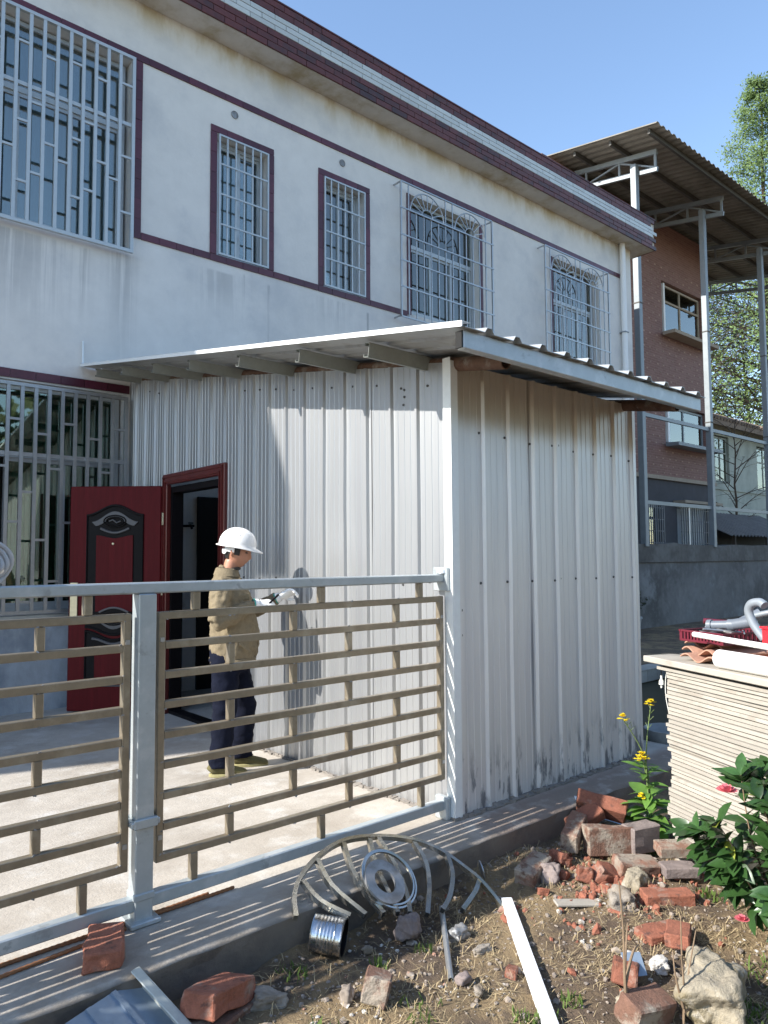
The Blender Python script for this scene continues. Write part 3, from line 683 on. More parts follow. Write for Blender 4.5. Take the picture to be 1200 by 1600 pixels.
mould([(.18, .30), (.77, .30)], .010, 'moulding', 'embgrey'); mould([(.16, .25), (.79, .25)], .008, 'moulding', 'embgrey')
# carved crest: curved bands and an eye shaped ornament
cu, cv = .475, 1.885
def crest(cv, s, name='crest'):
    top = [(cu - .24 + .48 * i / 16, cv + s * (-.025 + .105 * math.sin(math.pi * i / 16) ** 2)) for i in range(17)]
    bot = [(cu + .20 - .40 * i / 16, cv + s * (-.065 + .085 * math.sin(math.pi * i / 16) ** 2)) for i in range(17)]
    plate(top + bot, .004, .016, name, 'embgrey')
    for rx, rz in ((.115, .058), (.09, .04)):
        mould([(cu + rx * math.cos(a), cv - s * .02 + rz * math.sin(a)) for a in [2 * math.pi * i / 20 for i in range(21)]], .008, 'ornament', 'darkwood', .016)
    mould([(cu - .06, cv - s * .02), (cu - .02, cv - s * .005), (cu + .02, cv - s * .035), (cu + .06, cv - s * .02)], .008, 'ornament', 'embgrey', .018)
    mould([(cu - .15 + .3 * i / 12, cv - s * (.09 + .045 * math.sin(math.pi * i / 12))) for i in range(13)], .014, 'ornament', 'embgrey', .008)
crest(1.90, 1); crest(.885, -1); 
mould([(cu - .22 + .44 * i / 14, .715 - .055 * math.sin(math.pi * i / 14) ** 2) for i in range(15)], .014, 'ornament', 'embgrey', .008)
G().lathe([(0, .008), (.009, .008), (.013, .003), (.013, 0)], 12, Matrix.Translation(dp_(.46 * sx, 1.655, .016)) @ nd.to_track_quat('Z', 'Y').to_matrix().to_4x4()).build('peephole', 'brass', door)
g = G(); g.prism([dp_(.02, .90, .0), (dp_(.095, .90, .0)), dp_(.095, 1.27, .0), dp_(.02, 1.27, .0)], nd * .014); hd = g.build('lock_plate', 'brass', door, bevel=.003)
g = G(); g.tube([dp_(.055, 1.20, .014), dp_(.055, 1.20, .055), dp_(.16, 1.20, .06)], .011, 8); g.build('handle', 'alu', hd, smooth=True)
for v in (.35, 1.2, 1.9): G().tube([hinge + nd * .004 + Vector((.012, -.02, v - .06)), hinge + nd * .004 + Vector((.012, -.02, v + .06))], .012, 8).build('hinge', 'brass', door)
# things inside the shed seen through the doorway
sh = thing('wall_pipe', 'thin dark pipe with a tap on the wall inside the doorway', 'pipe', (3.8, 7.9, 1.8))
G().tube([(3.5, 7.91, 1.895), (3.92, 7.91, 1.905)], .014, 8).build('pipe_run', 'darkwood', sh, smooth=True)
g = G(); g.tube([(3.86, 7.91, 1.905), (3.86, 7.86, 1.905), (3.86, 7.84, 1.87)], .016, 8); g.box((3.86, 7.87, 1.935), (.06, .012, .012)); g.build('tap', 'darkwood', sh)

# ------------------------------------------------------------------ railing
RY = 3.07
rail = thing('terrace_railing', 'galvanised and bronze railing of brick pattern panels along the terrace edge', 'railing', (1.3, RY, 0))
G().bx(-.75, 3.135, RY - .031, RY + .031, 1.372, 1.420).build('handrail', 'galv', rail, bevel=.006)
G().bx(-.75, 3.16, RY - .025, RY + .025, .055, .110).build('bottom_rail', 'galv', rail, bevel=.005)
for x in (1.295, -.70):
    p = G().bx(x - .039, x + .039, RY - .038, RY + .038, -.003, 1.371).build('post', 'galv', rail, bevel=.004)
    g = G(); g.bx(x - .052, x + .052, RY - .052, RY - .039, .395, .435); g.bx(x - .052, x + .052, RY + .039, RY + .052, .395, .435); g.bx(x - .062, x - .04, RY - .05, RY + .05, .402, .428); g.bx(x + .04, x + .062, RY - .05, RY + .05, .402, .428)
    g.build('clamp', 'galv', p, bevel=.004)
    G().box((x, RY, .012), (.13, .13, .02)).build('base_plate', 'galv', p, bevel=.004); G().box((x, RY, .115), (.088, .088, .03)).build('weld_collar', 'galv', p, bevel=.004)
g = G(); g.bx(3.105, 3.128, RY - .06, RY + .06, 1.32, 1.46); g.build('wall_bracket', 'galv', rail, bevel=.004)
g = G(); g.lathe([(0, .03), (.025, .028), (.036, .018), (.04, 0)], 14, Matrix.Translation((3.12, RY - .01, 1.425))); g.build('bracket_cap', 'alu', rail, smooth=True)
g = G(); g.bx(3.09, 3.128, RY - .05, RY + .05, -.0, .13); g.build('wall_bracket', 'galv', rail, bevel=.006)
BT, BD = .033, .0355
def panel(x0, x1, mirror, name='railing_panel'):
    f = G(); z0, z1 = .225, 1.29
    f.ring(x0, x1, z0, z1, BT, RY - BD / 2, RY + BD / 2)
    pn = f.build(name, 'rail', rail, bevel=.003)
    zs = [z0 + BT / 2 + (z1 - z0 - BT) * i / 8 for i in range(9)]
    for z in zs[1:-1]: G().bx(x0 + BT, x1 - BT, RY - BD / 2 + .001, RY + BD / 2 - .001, z - BT / 2, z + BT / 2).build('crossbar', 'rail', pn, bevel=.003)
    W = x1 - x0
    for r_ in range(8):
        for t in ((.71, 1.40) if r_ % 2 == 0 else (.36, 1.06)) if not mirror else ((.36, 1.06) if r_ % 2 == 0 else (.71, 1.40)):
            x = x0 + t if not mirror else x1 - t
            top = zs[8 - r_] - BT / 2; bot = zs[7 - r_] + BT / 2
            G().bx(x - BT / 2, x + BT / 2, RY - BD / 2 + .002, RY + BD / 2 - .002, bot, top).build('upright', 'rail', pn, bevel=.003)
    for t in (.18, .88, 1.58):
        x = x0 + t if not mirror else x1 - t
        G().bx(x - BT / 2, x + BT / 2, RY - BD / 2, RY + BD / 2, z1, 1.372).build('spacer', 'rail', pn, bevel=.003); G().bx(x - BT / 2, x + BT / 2, RY - BD / 2, RY + BD / 2, .110, z0).build('spacer', 'rail', pn, bevel=.003)
    b = G()
    for x in (x0 + BT / 2, x1 - BT / 2):
        for z in (1.17, .33): b.box((x, RY - BD / 2 - .002, z), (.018, .006, .018))
    b.build('rivet', 'dull', pn)
    wb = G(); wr_ = random.Random(5)
    for r_ in range(9):
        for t in (.0 + BT, W - BT, .36, .71, 1.06, 1.40):
            x = x0 + t if not mirror else x1 - t
            for q in range(2):
                c = Vector((x + wr_.uniform(-.014, .014), RY - BD / 2 + .001, zs[r_] + (BT / 2) * wr_.choice((-1, 1)))); s_ = wr_.uniform(.003, .006)
                wb.box(c, (s_ * 2.2, s_ * .8, s_), Euler((wr_.uniform(-.5, .5), wr_.uniform(-.6, .6), wr_.uniform(-.5, .5))).to_matrix())
    tag(wb.build('weld_beads', 'greyplate', pn), None, None, None, 'stuff')
panel(1.352, 3.115, False); panel(-.535, 1.232, True)
# grey hose coil resting on the handrail at the far left
hc = thing('hose_coil', 'coil of pale grey hose resting on the handrail at its left end', 'hose coil', (.70, RY, 1.42))
for i, rr in enumerate((.082, .066, .05, .034)):
    g = G(); c = Vector((.69 - .004 * i, RY - .004 * i, 1.42 + .093)); ax = Vector((.35, -.9, .1)).normalized(); a_ = ax.orthogonal().normalized(); b_ = ax.cross(a_)
    g.tube([c + (a_ * math.cos(t) + b_ * math.sin(t)) * rr + ax * .01 * math.sin(3 * t + i) for t in [2 * math.pi * j / 28 for j in range(28)]], .0095, 8, closed=True)
    g.tube([c - ax * .03 + (a_ * math.cos(t) + b_ * math.sin(t)) * rr for t in [2 * math.pi * j / 28 for j in range(28)]], .0095, 8, closed=True)
    g.build('loop', 'clothgrey', hc, smooth=True)

# ------------------------------------------------------------------ the worker
def fuse(g, vox, smooth_it=4):
    """union of lofted limbs as one continuous surface"""
    me = g.mesh('tmp'); ob = bpy.data.objects.new('tmp', me); COL.objects.link(ob)
    rm = ob.modifiers.new('r', 'REMESH'); rm.mode = 'VOXEL'; rm.voxel_size = vox
    sm = ob.modifiers.new('s', 'SMOOTH'); sm.factor = .5; sm.iterations = smooth_it
    dg = bpy.context.evaluated_depsgraph_get(); me2 = bpy.data.meshes.new_from_object(ob.evaluated_get(dg))
    bpy.data.objects.remove(ob); return me2
def put(name, me, m, parent):
    me.materials.clear(); me.materials.append(M[m])
    for p in me.polygons: p.use_smooth = True; p.material_index = 0
    o = bpy.data.objects.new(name, me); COL.objects.link(o); o.parent = parent; ORG[o.name] = ORG[parent.name]; return o
def V(*a): return Vector(a)
def wrinkle(me, amp, s, zsq=1.0, lim=None):
    me.update()
    for v in me.vertices:
        c = v.co
        if lim and not lim(c): continue
        d = noise.noise(Vector((c.x * s, c.y * s, c.z * s * zsq))) + .5 * noise.noise(Vector((c.x * s * 2.1 + 5, c.y * s * 2.1, c.z * s * 2.1 * zsq)))
        v.co = c + v.normal * amp * d
ang = math.atan2(-.52, .85)
man = thing('person', 'worker in white hard hat, khaki jacket and navy trousers standing by the shed wall', 'person', (2.62, 4.77, 0), None, True, (0, 0, ang))
HC = V(.080, -.01, 1.565)                       # head centre
tilt = Matrix.Rotation(R(-20), 3, 'Z') @ Matrix.Rotation(R(13), 3, 'Y')        # turned to his right, looking slightly down
g = G()
# head as a sculpted grid
NU, NVv = 40, 28; vv = []
for j in range(NVv + 1):
    ph = math.pi * j / NVv
    for i in range(NU):
        th = 2 * math.pi * i / NU
        x, y, z = math.sin(ph) * math.cos(th), math.sin(ph) * math.sin(th), math.cos(ph)
        px, py, pz = x * .095, y * .073, z * .115
        if z < 0: py *= 1 - .30 * (-z) ** 1.3; px *= 1 - .10 * (-z) if x > 0 else 1 - .35 * (-z)
        if x > .2:
            fr = math.exp(-(y / .16) ** 2)
            nosez = pz + .012
            px += .026 * fr * math.exp(-((nosez + .012) / .016) ** 2) + .014 * fr * math.exp(-((nosez - .012) / .022) ** 2)   # nose
            px += .008 * math.exp(-(y / .5) ** 2) * math.exp(-((pz - .034) / .014) ** 2)                                        # brow
            px -= .009 * math.exp(-((abs(y) - .38) / .16) ** 2) * math.exp(-((pz - .014) / .014) ** 2)                          # eye sockets
            px += .009 * math.exp(-(y / .30) ** 2) * (math.exp(-((pz + .046) / .007) ** 2) + math.exp(-((pz + .060) / .007) ** 2)) # lips
            px += .013 * math.exp(-(y / .35) ** 2) * math.exp(-((pz + .092) / .018) ** 2)                                       # chin
        vv.append(HC + tilt @ V(px, py, pz))
ff = [(j * NU + i, j * NU + (i + 1) % NU, (j + 1) * NU + (i + 1) % NU, (j + 1) * NU + i) for j in range(NVv) for i in range(NU)]
g.add(vv, ff)
g.loft([(V(.005, 0, 1.36), .062, .066), (V(.025, 0, 1.42), .055, .056), (V(.045, 0, 1.50), .055, .054)], 16)                   # neck
for s in (-1, 1):
    e = HC + tilt @ V(-.005, s * .073, .0)
    g.loft([(e + tilt @ V(-.004, 0, -.030), .006, .008), (e + tilt @ V(-.002, s * .008, -.015), .012, .009), (e + tilt @ V(-.004, s * .010, .010), .018, .008), (e + tilt @ V(-.004, s * .006, .028), .010, .006)], 10)
# torso, arms, legs under the clothes: joints of the pose
shR, elR, wrR = V(-.02, -.185, 1.335), V(-.045, -.275, 1.085), V(.215, -.155, 1.195)
shL, elL, wrL = V(.03, .185, 1.335), V(.14, .22, 1.10), V(.375, .075, 1.225)
g.loft([(V(.03, 0, .84), .105, .150), (V(.05, 0, .95), .115, .155), (V(.045, 0, 1.12), .112, .160), (V(.02, 0, 1.28), .105, .165), (V(.005, 0, 1.37), .070, .110), (V(.008, 0, 1.41), .05, .06)], 20)
for a, b, c in ((shR, elR, wrR), (shL, elL, wrL)):
    g.loft([(a, .055, .055), (a.lerp(b, .5), .046, .046), (b, .040, .040)], 12, (1, 0, 0)); g.loft([(b, .042, .042), (b.lerp(c, .4), .040, .040), (c, .027, .030)], 12, (0, 0, 1))
hipR, knR, anR = V(.0, -.085, .86), V(.005, -.105, .46), V(-.03, -.105, .09)
hipL, knL, anL = V(.04, .085, .86), V(.135, .11, .46), V(.115, .125, .09)
for a, b, c in ((hipR, knR, anR), (hipL, knL, anL)):
    g.loft([(a, .085, .082), (a.lerp(b, .5), .070, .070), (b, .052, .052)], 14); g.loft([(b, .054, .052), (b.lerp(c, .35), .054, .052), (c, .036, .036)], 14)
    g.loft([(c + V(-.04, 0, -.03), .03, .032), (c + V(.06, 0, -.045), .028, .038), (c + V(.14, 0, -.058), .018, .04)], 12)
body = put('body', fuse(g, .0075, 2), 'skin', man)
for s in (-1, 1):
    e = HC + tilt @ V(.083, s * .030, .014)
    G().box(e, (.012, .024, .007), tilt).build('eye', 'hair', body); G().box(e + tilt @ V(.010, 0, .020), (.008, .032, .006), tilt).build('eyebrow', 'hair', body)
# hair at nape and temples
g = G(); hv = []
for j in range(9):
    for i in range(25):
        th = R(62) + R(236) * i / 24; ph = R(62) + R(58) * j / 8 * (1 if 5 < i < 19 else .62)
        x, y, z = math.sin(ph) * math.cos(th), math.sin(ph) * math.sin(th), math.cos(ph)
        q = V(x * .101, y * .0785, z * .118)
        if z < 0: q.y *= 1 - .18 * (-z); q.x *= 1 - .28 * (-z) if x < 0 else 1
        hv.append(HC + tilt @ q)
g.add(hv, [(j * 25 + i, j * 25 + i + 1, (j + 1) * 25 + i + 1, (j + 1) * 25 + i) for j in range(8) for i in range(24)])
g.build('hair', 'hair', man, smooth='all')
# jacket
g = G()
g.loft([(V(.05, 0, .775), .150, .180), (V(.052, 0, .80), .158, .185), (V(.055, 0, .88), .172, .196), (V(.062, 0, .98), .178, .198), (V(.050, 0, 1.10), .165, .198), (V(.020, 0, 1.24), .148, .200), (V(.000, 0, 1.33), .120, .185), (V(.000, 0, 1.385), .085, .115), (V(.012, 0, 1.42), .072, .078), (V(.022, 0, 1.45), .070, .073)], 28)
for a, b, c in ((shR, elR, wrR), (shL, elL, wrL)):
    g.loft([(a + V(0, -.0, .015), .070, .072), (a.lerp(b, .3), .076, .074), (a.lerp(b, .7), .068, .068), (b, .064, .064)], 16, (1, 0, 0))
    g.loft([(b + (b - c) * .08, .058, .058), (b, .064, .064), (b.lerp(c, .35), .058, .058), (b.lerp(c, .8), .048, .048), (b.lerp(c, .94), .044, .044)], 16, (0, 0, 1))
me = fuse(g, .011, 3); wrinkle(me, .013, 10, .7); wrinkle(me, .009, 24, 1.4)
jk = put('jacket', me, 'jacket', man)
g = G(); g.tube([V(.052 + .155 * math.cos(a), .186 * math.sin(a), .787) for a in [2 * math.pi * i / 32 for i in range(32)]], .018, 8, closed=True, flat=(.026, .010), upv=(0, 0, 1)); g.build('waistband', 'jacket', jk, smooth=True)
g = G(); n = 26
for k_ in range(2):
    pass
cv_ = []
for j in range(5):
    for i in range(n + 1):
        a = R(30) + R(300) * i / n; rr = 1 + .10 * (j > 2); zz = [1.395, 1.43, 1.462, 1.452, 1.405][j] - .02 * (1 + math.cos(a)) * .5
        rx, ry = [.085, .078, .076, .086, .103][j], [.095, .082, .080, .090, .112][j]
        cv_.append(V(.012 + rx * math.cos(a) + .01 * (j < 3), ry * math.sin(a), zz))
g.add(cv_, [(j * (n + 1) + i, j * (n + 1) + i + 1, (j + 1) * (n + 1) + i + 1, (j + 1) * (n + 1) + i) for j in range(4) for i in range(n)])
g.build('collar', 'jacket', jk, smooth='all')
g = G(); g.tube([V(.025 + .066 * math.cos(a), .066 * math.sin(a), 1.435 + .012 * math.cos(a)) for a in [2 * math.pi * i / 20 for i in range(20)]], .015, 8, closed=True); g.build('inner_collar', 'hair', jk, smooth=True)
g = G(); g.tube([V(.205, -.02, .80), V(.232, -.022, .95), V(.208, -.02, 1.10), V(.160, -.015, 1.25), V(.108, -.01, 1.36)], .006, 6); g.build('zip', 'jacketdark', jk)
g = G(); sd_ = V(-.30, -1, 0).normalized()
g.box((.130, -.140, 1.245), (.09, .012, .045), Euler((0, R(-8), R(32))).to_matrix()); g.box((.14, -.192, .90), (.10, .010, .02), Euler((0, R(35), R(30))).to_matrix()); g.build('pocket_flap', 'jacket', jk, bevel=.004)
# trousers
g = G()
g.loft([(V(.035, 0, .90), .145, .172), (V(.035, 0, .80), .150, .178), (V(.025, 0, .73), .130, .170)], 24)
for a, b, c in ((hipR, knR, anR), (hipL, knL, anL)):
    g.loft([(a + V(.015, 0, -.02), .115, .100), (a.lerp(b, .45), .098, .094), (b, .084, .082)], 18); g.loft([(b + V(0, 0, .02), .083, .08), (b.lerp(c, .5), .080, .078), (c + V(.0, 0, .02), .078, .074), (c + V(.004, 0, -.025), .080, .076)], 18)
me = fuse(g, .012, 3); wrinkle(me, .010, 12, 1.5, lambda c: c.z < .8)
put('trousers', me, 'trouser', man)
for a in (anR, anL):
    g = G(); b = a + V(0, 0, -.005); rz = -.10 if a is anR else .0
    g.loft([(b + V(-.065, 0, -.048), .034, .026), (b + V(-.055, 0, -.035), .045, .040), (b + V(.0, 0, -.030), .050, .043), (b + V(.06, 0, -.045), .036, .045), (b + V(.13, 0, -.056), .028, .047), (b + V(.175, 0, -.062), .020, .038), (b + V(.19, 0, -.066), .010, .02)], 14)
    me = fuse(g, .007, 2); s_ = put('shoe', me, 'shoe', man)
    so_ = G(); pl = [(b + V(.06 + .135 * math.cos(t) , (.046 - .006 * math.cos(t)) * math.sin(t) * 1.05, 0)).xy for t in [2 * math.pi * i / 24 for i in range(24)]]
    so_.prism([(p.x, p.y, .0) for p in pl], (0, 0, .022)); so_.build('sole', 'sole', s_, bevel=.003)
    lc = G()
    for q in range(3): lc.bar(b + V(.03 + .025 * q, -.022, .010 - .010 * q), b + V(.03 + .025 * q, .022, .010 - .010 * q), .006, .006)
    lc.build('lace', 'jacketdark', s_)
# gloves: palm, four fingers of different lengths, thumb from the side of the palm
def glove(wr, fdir, pdir, curl):
    """wr wrist, fdir finger direction, pdir palm normal (towards what is held)"""
    f = Vector(fdir).normalized(); p = Vector(pdir); p = (p - f * p.dot(f)).normalized(); sd = f.cross(p)
    g_ = G()
    g_.loft([(wr - f * .015, .026, .032), (wr + f * .03, .022, .038), (wr + f * .075, .018, .044), (wr + f * .092, .014, .040)], 14, tuple(sd))
    for i, ln in enumerate((.070, .082, .078, .060)):
        b0 = wr + f * .080 + sd * (.033 - .022 * i); pts = [b0 - f * .02, b0]; d = f.copy(); a = 0
        for seg, w_ in ((.45, .6), (.32, 1.0), (.23, .9)):
            a += curl * w_; d = f * math.cos(a) + p * math.sin(a); pts.append(pts[-1] + d * ln * seg)
        g_.tube(pts, [.012, .0115, .0105, .0095, .0075], 8)
    b0 = wr + f * .022 + sd * .030; d1 = (f * .55 + sd * .65 + p * .5).normalized(); d2 = (f * .85 + p * .5 - sd * .1).normalized()
    g_.tube([b0 - d1 * .01, b0 + d1 * .035, b0 + d1 * .038 + d2 * .028, b0 + d1 * .036 + d2 * .05], [.015, .013, .011, .008], 8)
    o = put('glove', fuse(g_, .0042, 1), 'glove', man)
    c = G(); c.loft([(wr - f * .034, .038, .040), (wr - f * .005, .034, .037)], 16, tuple(sd), cap=False); c.build('glove_cuff', 'glove', o, smooth=True)
    c = G(); c.loft([(wr - f * .042, .039, .041), (wr - f * .032, .040, .042)], 16, tuple(sd), cap=False); c.build('cuff_band', 'cuff', o, smooth=True)
glove(wrR + V(.022, .008, .003), (.92, .28, .05), (.0, .45, -.9), .8)
glove(wrL + V(.02, -.01, .012), (.90, -.15, .38), (.15, -.6, -.8), .75)
# hard hat
ht = Matrix.Translation(HC + tilt @ V(-.012, 0, .046)) @ (tilt @ Matrix.Rotation(R(-4), 3, 'Y')).to_4x4()
g = G(); vv = []; nu, nv = 36, 14
for j in range(nv + 1):
    ph = (math.pi / 2) * j / nv
    for i in range(nu):
        th = 2 * math.pi * i / nu; rx = .142 if math.cos(th) > 0 else .138
        x = rx * math.sin(ph) ** .92 * math.cos(th); y = .116 * math.sin(ph) ** .92 * math.sin(th); z = .128 * math.cos(ph) ** .85
        z += .007 * math.exp(-(y / .022) ** 2) * math.cos(ph) ** .3 + .003 * math.exp(-((abs(y) - .05) / .012) ** 2) * math.cos(ph) ** .5
        vv.append(ht @ V(x, y, z))
# brim: narrow round the back, peaked at the front
for ring, (e, dz) in enumerate(((.014, -.006), (.014, -.012), (-.002, -.010))):
    for i in range(nu):
        th = 2 * math.pi * i / nu; c = max(0, math.cos(th)); pk = .045 * c ** 2.5 if ring < 2 else 0
        vv.append(ht @ V((.142 + e + pk) * math.cos(th), (.116 + e) * math.sin(th), dz - .018 * c ** 3 * (ring < 2)))
R_ = nv + 4
g.add(vv, [(j * nu + i, j * nu + (i + 1) % nu, (j + 1) * nu + (i + 1) % nu, (j + 1) * nu + i) for j in range(R_ - 1) for i in range(nu)])
hat = g.build('hard_hat', 'hat', man, smooth='all')
hat['label'] = 'white hard hat with small vent holes'
g = G(); g.tube([ht @ V(.100 * math.cos(a), .086 * math.sin(a), -.030 - .022 * (a > R(120) and a < R(240))) for a in [R(80) + R(200) * i / 20 for i in range(21)]], .016, 8, flat=(.018, .004), upv=(0, 0, 1)); g.build('head_band', 'hat', hat, smooth=True)
g = G()
for i in range(4):
    q = ht @ V(-.02 + .022 * i, -.094 + .003 * abs(i - 1.5), .078); g.lathe([(0, .002), (.004, .001), (.004, -.004)], 6, Matrix.Translation(q) @ Matrix.Rotation(R(55), 4, 'X'))
g.build('vent_hole', 'pvcgrey', hat)
# small tool held between the gloves
sp = thing('steel_tool', 'short steel hand tool held in the worker\'s right glove', 'hand tool', man.location, None)
mw = Matrix.Translation(man.location) @ Matrix.Rotation(ang, 4, 'Z')
a, b = mw @ (wrR + V(.09, .0, .0)), mw @ (wrR + V(.16, .03, .065))
G().tube([a, b], .008, 8).build('grip', 'darkwood', sp, smooth=True); G().tube([b, b + (b - a) * .5], .003, 6).build('shaft', 'stain', sp, smooth=True)

# ------------------------------------------------------------------ yard: small loose things
def rotm(rx, ry, rz): return Euler((R(rx), R(ry), R(rz))).to_matrix().to_4x4()
def brick_mesh(L, W, H, seed, chip=.006):
    bm = bmesh.new(); bmesh.ops.create_cube(bm, size=1)
    for v in bm.verts: v.co = Vector((v.co.x * L, v.co.y * W, v.co.z * H))
    bmesh.ops.bevel(bm, geom=list(bm.edges), offset=min(.006, H * .1), segments=1, affect='EDGES')
    bmesh.ops.triangulate(bm, faces=bm.faces); bmesh.ops.subdivide_edges(bm, edges=list(bm.edges), cuts=2, use_grid_fill=True)
    for v in bm.verts:
        q = v.co * 26 + Vector((seed * 3.1, seed * 1.7, 0)); d = noise.noise(q) * chip + noise.noise(q * .3) * chip * 1.4
        v.co += v.co.normalized() * d
    me = bpy.data.meshes.new('brick'); bm.to_mesh(me); bm.free()
    return me
def solid(name, me, m, loc, rot, label, cat, group=None, smooth=False):
    me.materials.append(M[m]); o = bpy.data.objects.new(name, me); COL.objects.link(o)
    o.matrix_world = Matrix.Translation(loc) @ rotm(*rot); ORG[o.name] = Vector()
    if smooth:
        for p in me.polygons: p.use_smooth = True
    return tag(o, label, cat, group)
def rock_mesh(sx, sy, sz, seed, rough=.22, sub=4, facet=.25):
    bm = bmesh.new(); bmesh.ops.create_icosphere(bm, subdivisions=sub, radius=1)
    for v in bm.verts:
        q = v.co.copy(); d = 1 + facet * noise.noise(q * 1.1 + Vector((seed, 0, 0))) * 1.6 + rough * noise.noise(q * 2.6 + Vector((0, seed, 0))) + rough * .45 * noise.noise(q * 7 + Vector((0, 0, seed))) + rough * .2 * noise.noise(q * 17 + Vector((seed, 0, 1)))
        c = Vector([math.copysign(min(abs(a) * 1.18, .88 + .05 * noise.noise(q * 3)), a) for a in q])
        v.co = Vector((c.x * sx * d, c.y * sy * d, c.z * sz * d))
    me = bpy.data.meshes.new('rock'); bm.to_mesh(me); bm.free()
    return me
BP = 'bricks in the rubble heap'
_bs = [0]
def brick(loc, rot, label, size=(.24, .115, .055), m='brick', group=None, chip=.008, name='brick'):
    _bs[0] += 1
    if group == BP: size = tuple(q * .92 for q in size)
    return solid(name, brick_mesh(*size, _bs[0], chip), m, loc, rot, label, 'brick', group)
brick((1.085, 2.90, .037), (0, 0, 66), 'red brick lying alone on the terrace kerb beside the steel bars', (.235, .135, .068), chip=.012)
brick((1.375, 2.53, -.095), (-8, 12, 22), 'large red brick leaning between kerb and tray, light stripes across it', (.26, .16, .085), group='bricks beside the tray', chip=.014)
brick((1.365, 2.505, -.165), (0, 4, 20), 'brick under the large red brick beside the tray', (.27, .15, .06), 'brickdull', group='bricks beside the tray')
# rubble heap
brick((3.86, 2.50, .045), (38, 10, -62), 'tall red slab of bricks propped up on top of the rubble heap', (.31, .10, .12), 'brick', BP)
brick((3.72, 2.52, .0), (18, -25, -30), 'red brick leaning under the propped slab on the rubble heap', (.24, .12, .07), 'brick', BP)
brick((3.55, 2.475, -.02), (4, -12, 20), 'long brick with grey mortar end at the back of the heap', (.27, .10, .11), 'brickdull', BP)
brick((3.64, 2.31, -.045), (84, 3, -33), 'dark mortared brick standing on edge in the middle of the heap', (.30, .16, .10), 'brickdull', BP)
brick((3.80, 2.215, -.04), (90, 0, -18), 'pinkish grey block standing beside the dark mortared brick', (.20, .15, .12), 'block', BP)
brick((3.13, 2.44, -.105), (4, -6, 12), 'red brick with pale mortar stripes nearest the kerb', (.25, .12, .10), 'brickdull', BP)
brick((3.53, 2.09, -.095), (12, 8, -28), 'brown brick slanting down in front of the pinkish block', (.25, .12, .10), 'brickdull', BP)
brick((3.77, 1.985, -.03), (6, 2, -35), 'flat brown brick lying near the foot of the board stack', (.25, .11, .06), 'brickdull', BP)
brick((3.66, 1.92, -.09), (0, 0, -40), 'pale mortared half brick below the flat brown brick', (.19, .10, .06), 'block', BP)
brick((3.40, 1.85, -.125), (2, 0, -38), 'red brick lying flat in front beside the shrub', (.26, .10, .07), 'brick', BP)
brick((3.28, 2.23, -.10), (10, 20, 40), 'orange red broken brick in front of the heap', (.13, .09, .08), 'brick', BP, .016)
brick((3.36, 2.17, -.10), (25, 30, -20), 'rounded red brick lump beside the orange piece', (.13, .10, .09), 'brick', BP, .018)
brick((3.27, 2.10, -.14), (5, 40, 10), 'small orange chip of brick in front of the red lump', (.08, .05, .04), 'brick', BP, .012)
brick((3.06, 1.62, -.10), (0, 8, 25), 'reddish brick half hidden beneath the pink flowered shrub', (.22, .11, .06), 'brick', BP)
brick((1.86, 2.20, -.115), (10, 12, 40), 'brown brick cube alone on the bare dirt', (.11, .10, .10), 'brickdull', None, .012)
brick((2.50, 1.46, -.115), (14, 8, -12), 'brown broken brick at the bottom edge beside the bare twigs', (.19, .11, .10), 'brickdull', 'bricks by the twigs', .012)
brick((2.67, 1.64, -.12), (5, 20, 30), 'dark red half brick behind the bare twigs', (.13, .09, .08), 'brick', 'bricks by the twigs', .012)
brick((2.39, 1.98, -.155), (5, 10, 30), 'small red brick chip on dry grass beside the white bar', (.07, .045, .035), 'brick', None, .012)
brick((3.10, 1.72, -.14), (0, 0, -20), 'flat red brick slab in the litter beside the shrub', (.22, .12, .04), 'brick', BP, .01)
for px, py, pz, rr, sz, lb in ((3.02, 2.30, -.135, (10, 20, 50), (.09, .06, .04), 'small orange brick piece in front of the mortar striped brick'), (3.34, 2.42, -.10, (30, 10, 80), (.12, .09, .06), 'broken red brick half between the kerb and the dark standing brick'), (3.22, 2.32, -.13, (0, 30, 15), (.08, .06, .05), 'chipped red brick corner behind the orange broken brick'), (3.46, 1.95, -.14, (12, 0, 75), (.09, .07, .04), 'flat orange brick flake in front of the slanting brown brick'), (3.14, 1.95, -.15, (0, 12, 5), (.07, .05, .03), 'thin orange brick flake left of the pale grey stone slab'), (3.92, 2.32, -.10, (20, 40, 20), (.12, .10, .06), 'broken brick at the foot of the yellow flowered weed')):
    brick((px, py, pz), rr, lb, sz, 'brick', BP, .016)
RK = 'loose stones in the yard'
def rock(loc, rot, s, label, m='stone', seed=1, rough=.22, sub=4):
    return solid('stone', rock_mesh(*s, seed, rough, sub), m, loc, rot, label, 'stone', RK, 'all')
rock((2.75, 1.33, -.085), (4, -6, 20), (.135, .110, .100), 'large rough yellowish limestone boulder under the shrub', 'lime', 3, .15, 5)
rock((3.17, 2.36, -.11), (0, 20, 30), (.07, .055, .05), 'round pinkish stone beside the mortar striped brick', 'block', 5)
rock((3.215, 1.985, -.12), (0, 0, 40), (.09, .062, .045), 'pale grey stone slab in front of the heap', 'stone', 7)
rock((3.40, 2.02, -.10), (0, 0, 10), (.065, .05, .045), 'tan mortar lump beside the slanting brown brick', 'lime', 8)
rock((1.545, 2.475, -.152), (0, 10, -25), (.068, .042, .03), 'flat grey stone lying by the two stacked bricks', 'stone', 9)
rock((1.785, 2.29, -.145), (0, 0, 30), (.032, .026, .034), 'small white stone beside the brown brick cube', 'pebble', 10, .3, 3)
rock((2.27, 2.46, -.115), (0, 10, 20), (.055, .05, .05), 'pinkish stone lump under the rings of the arched frame', 'block', 11)
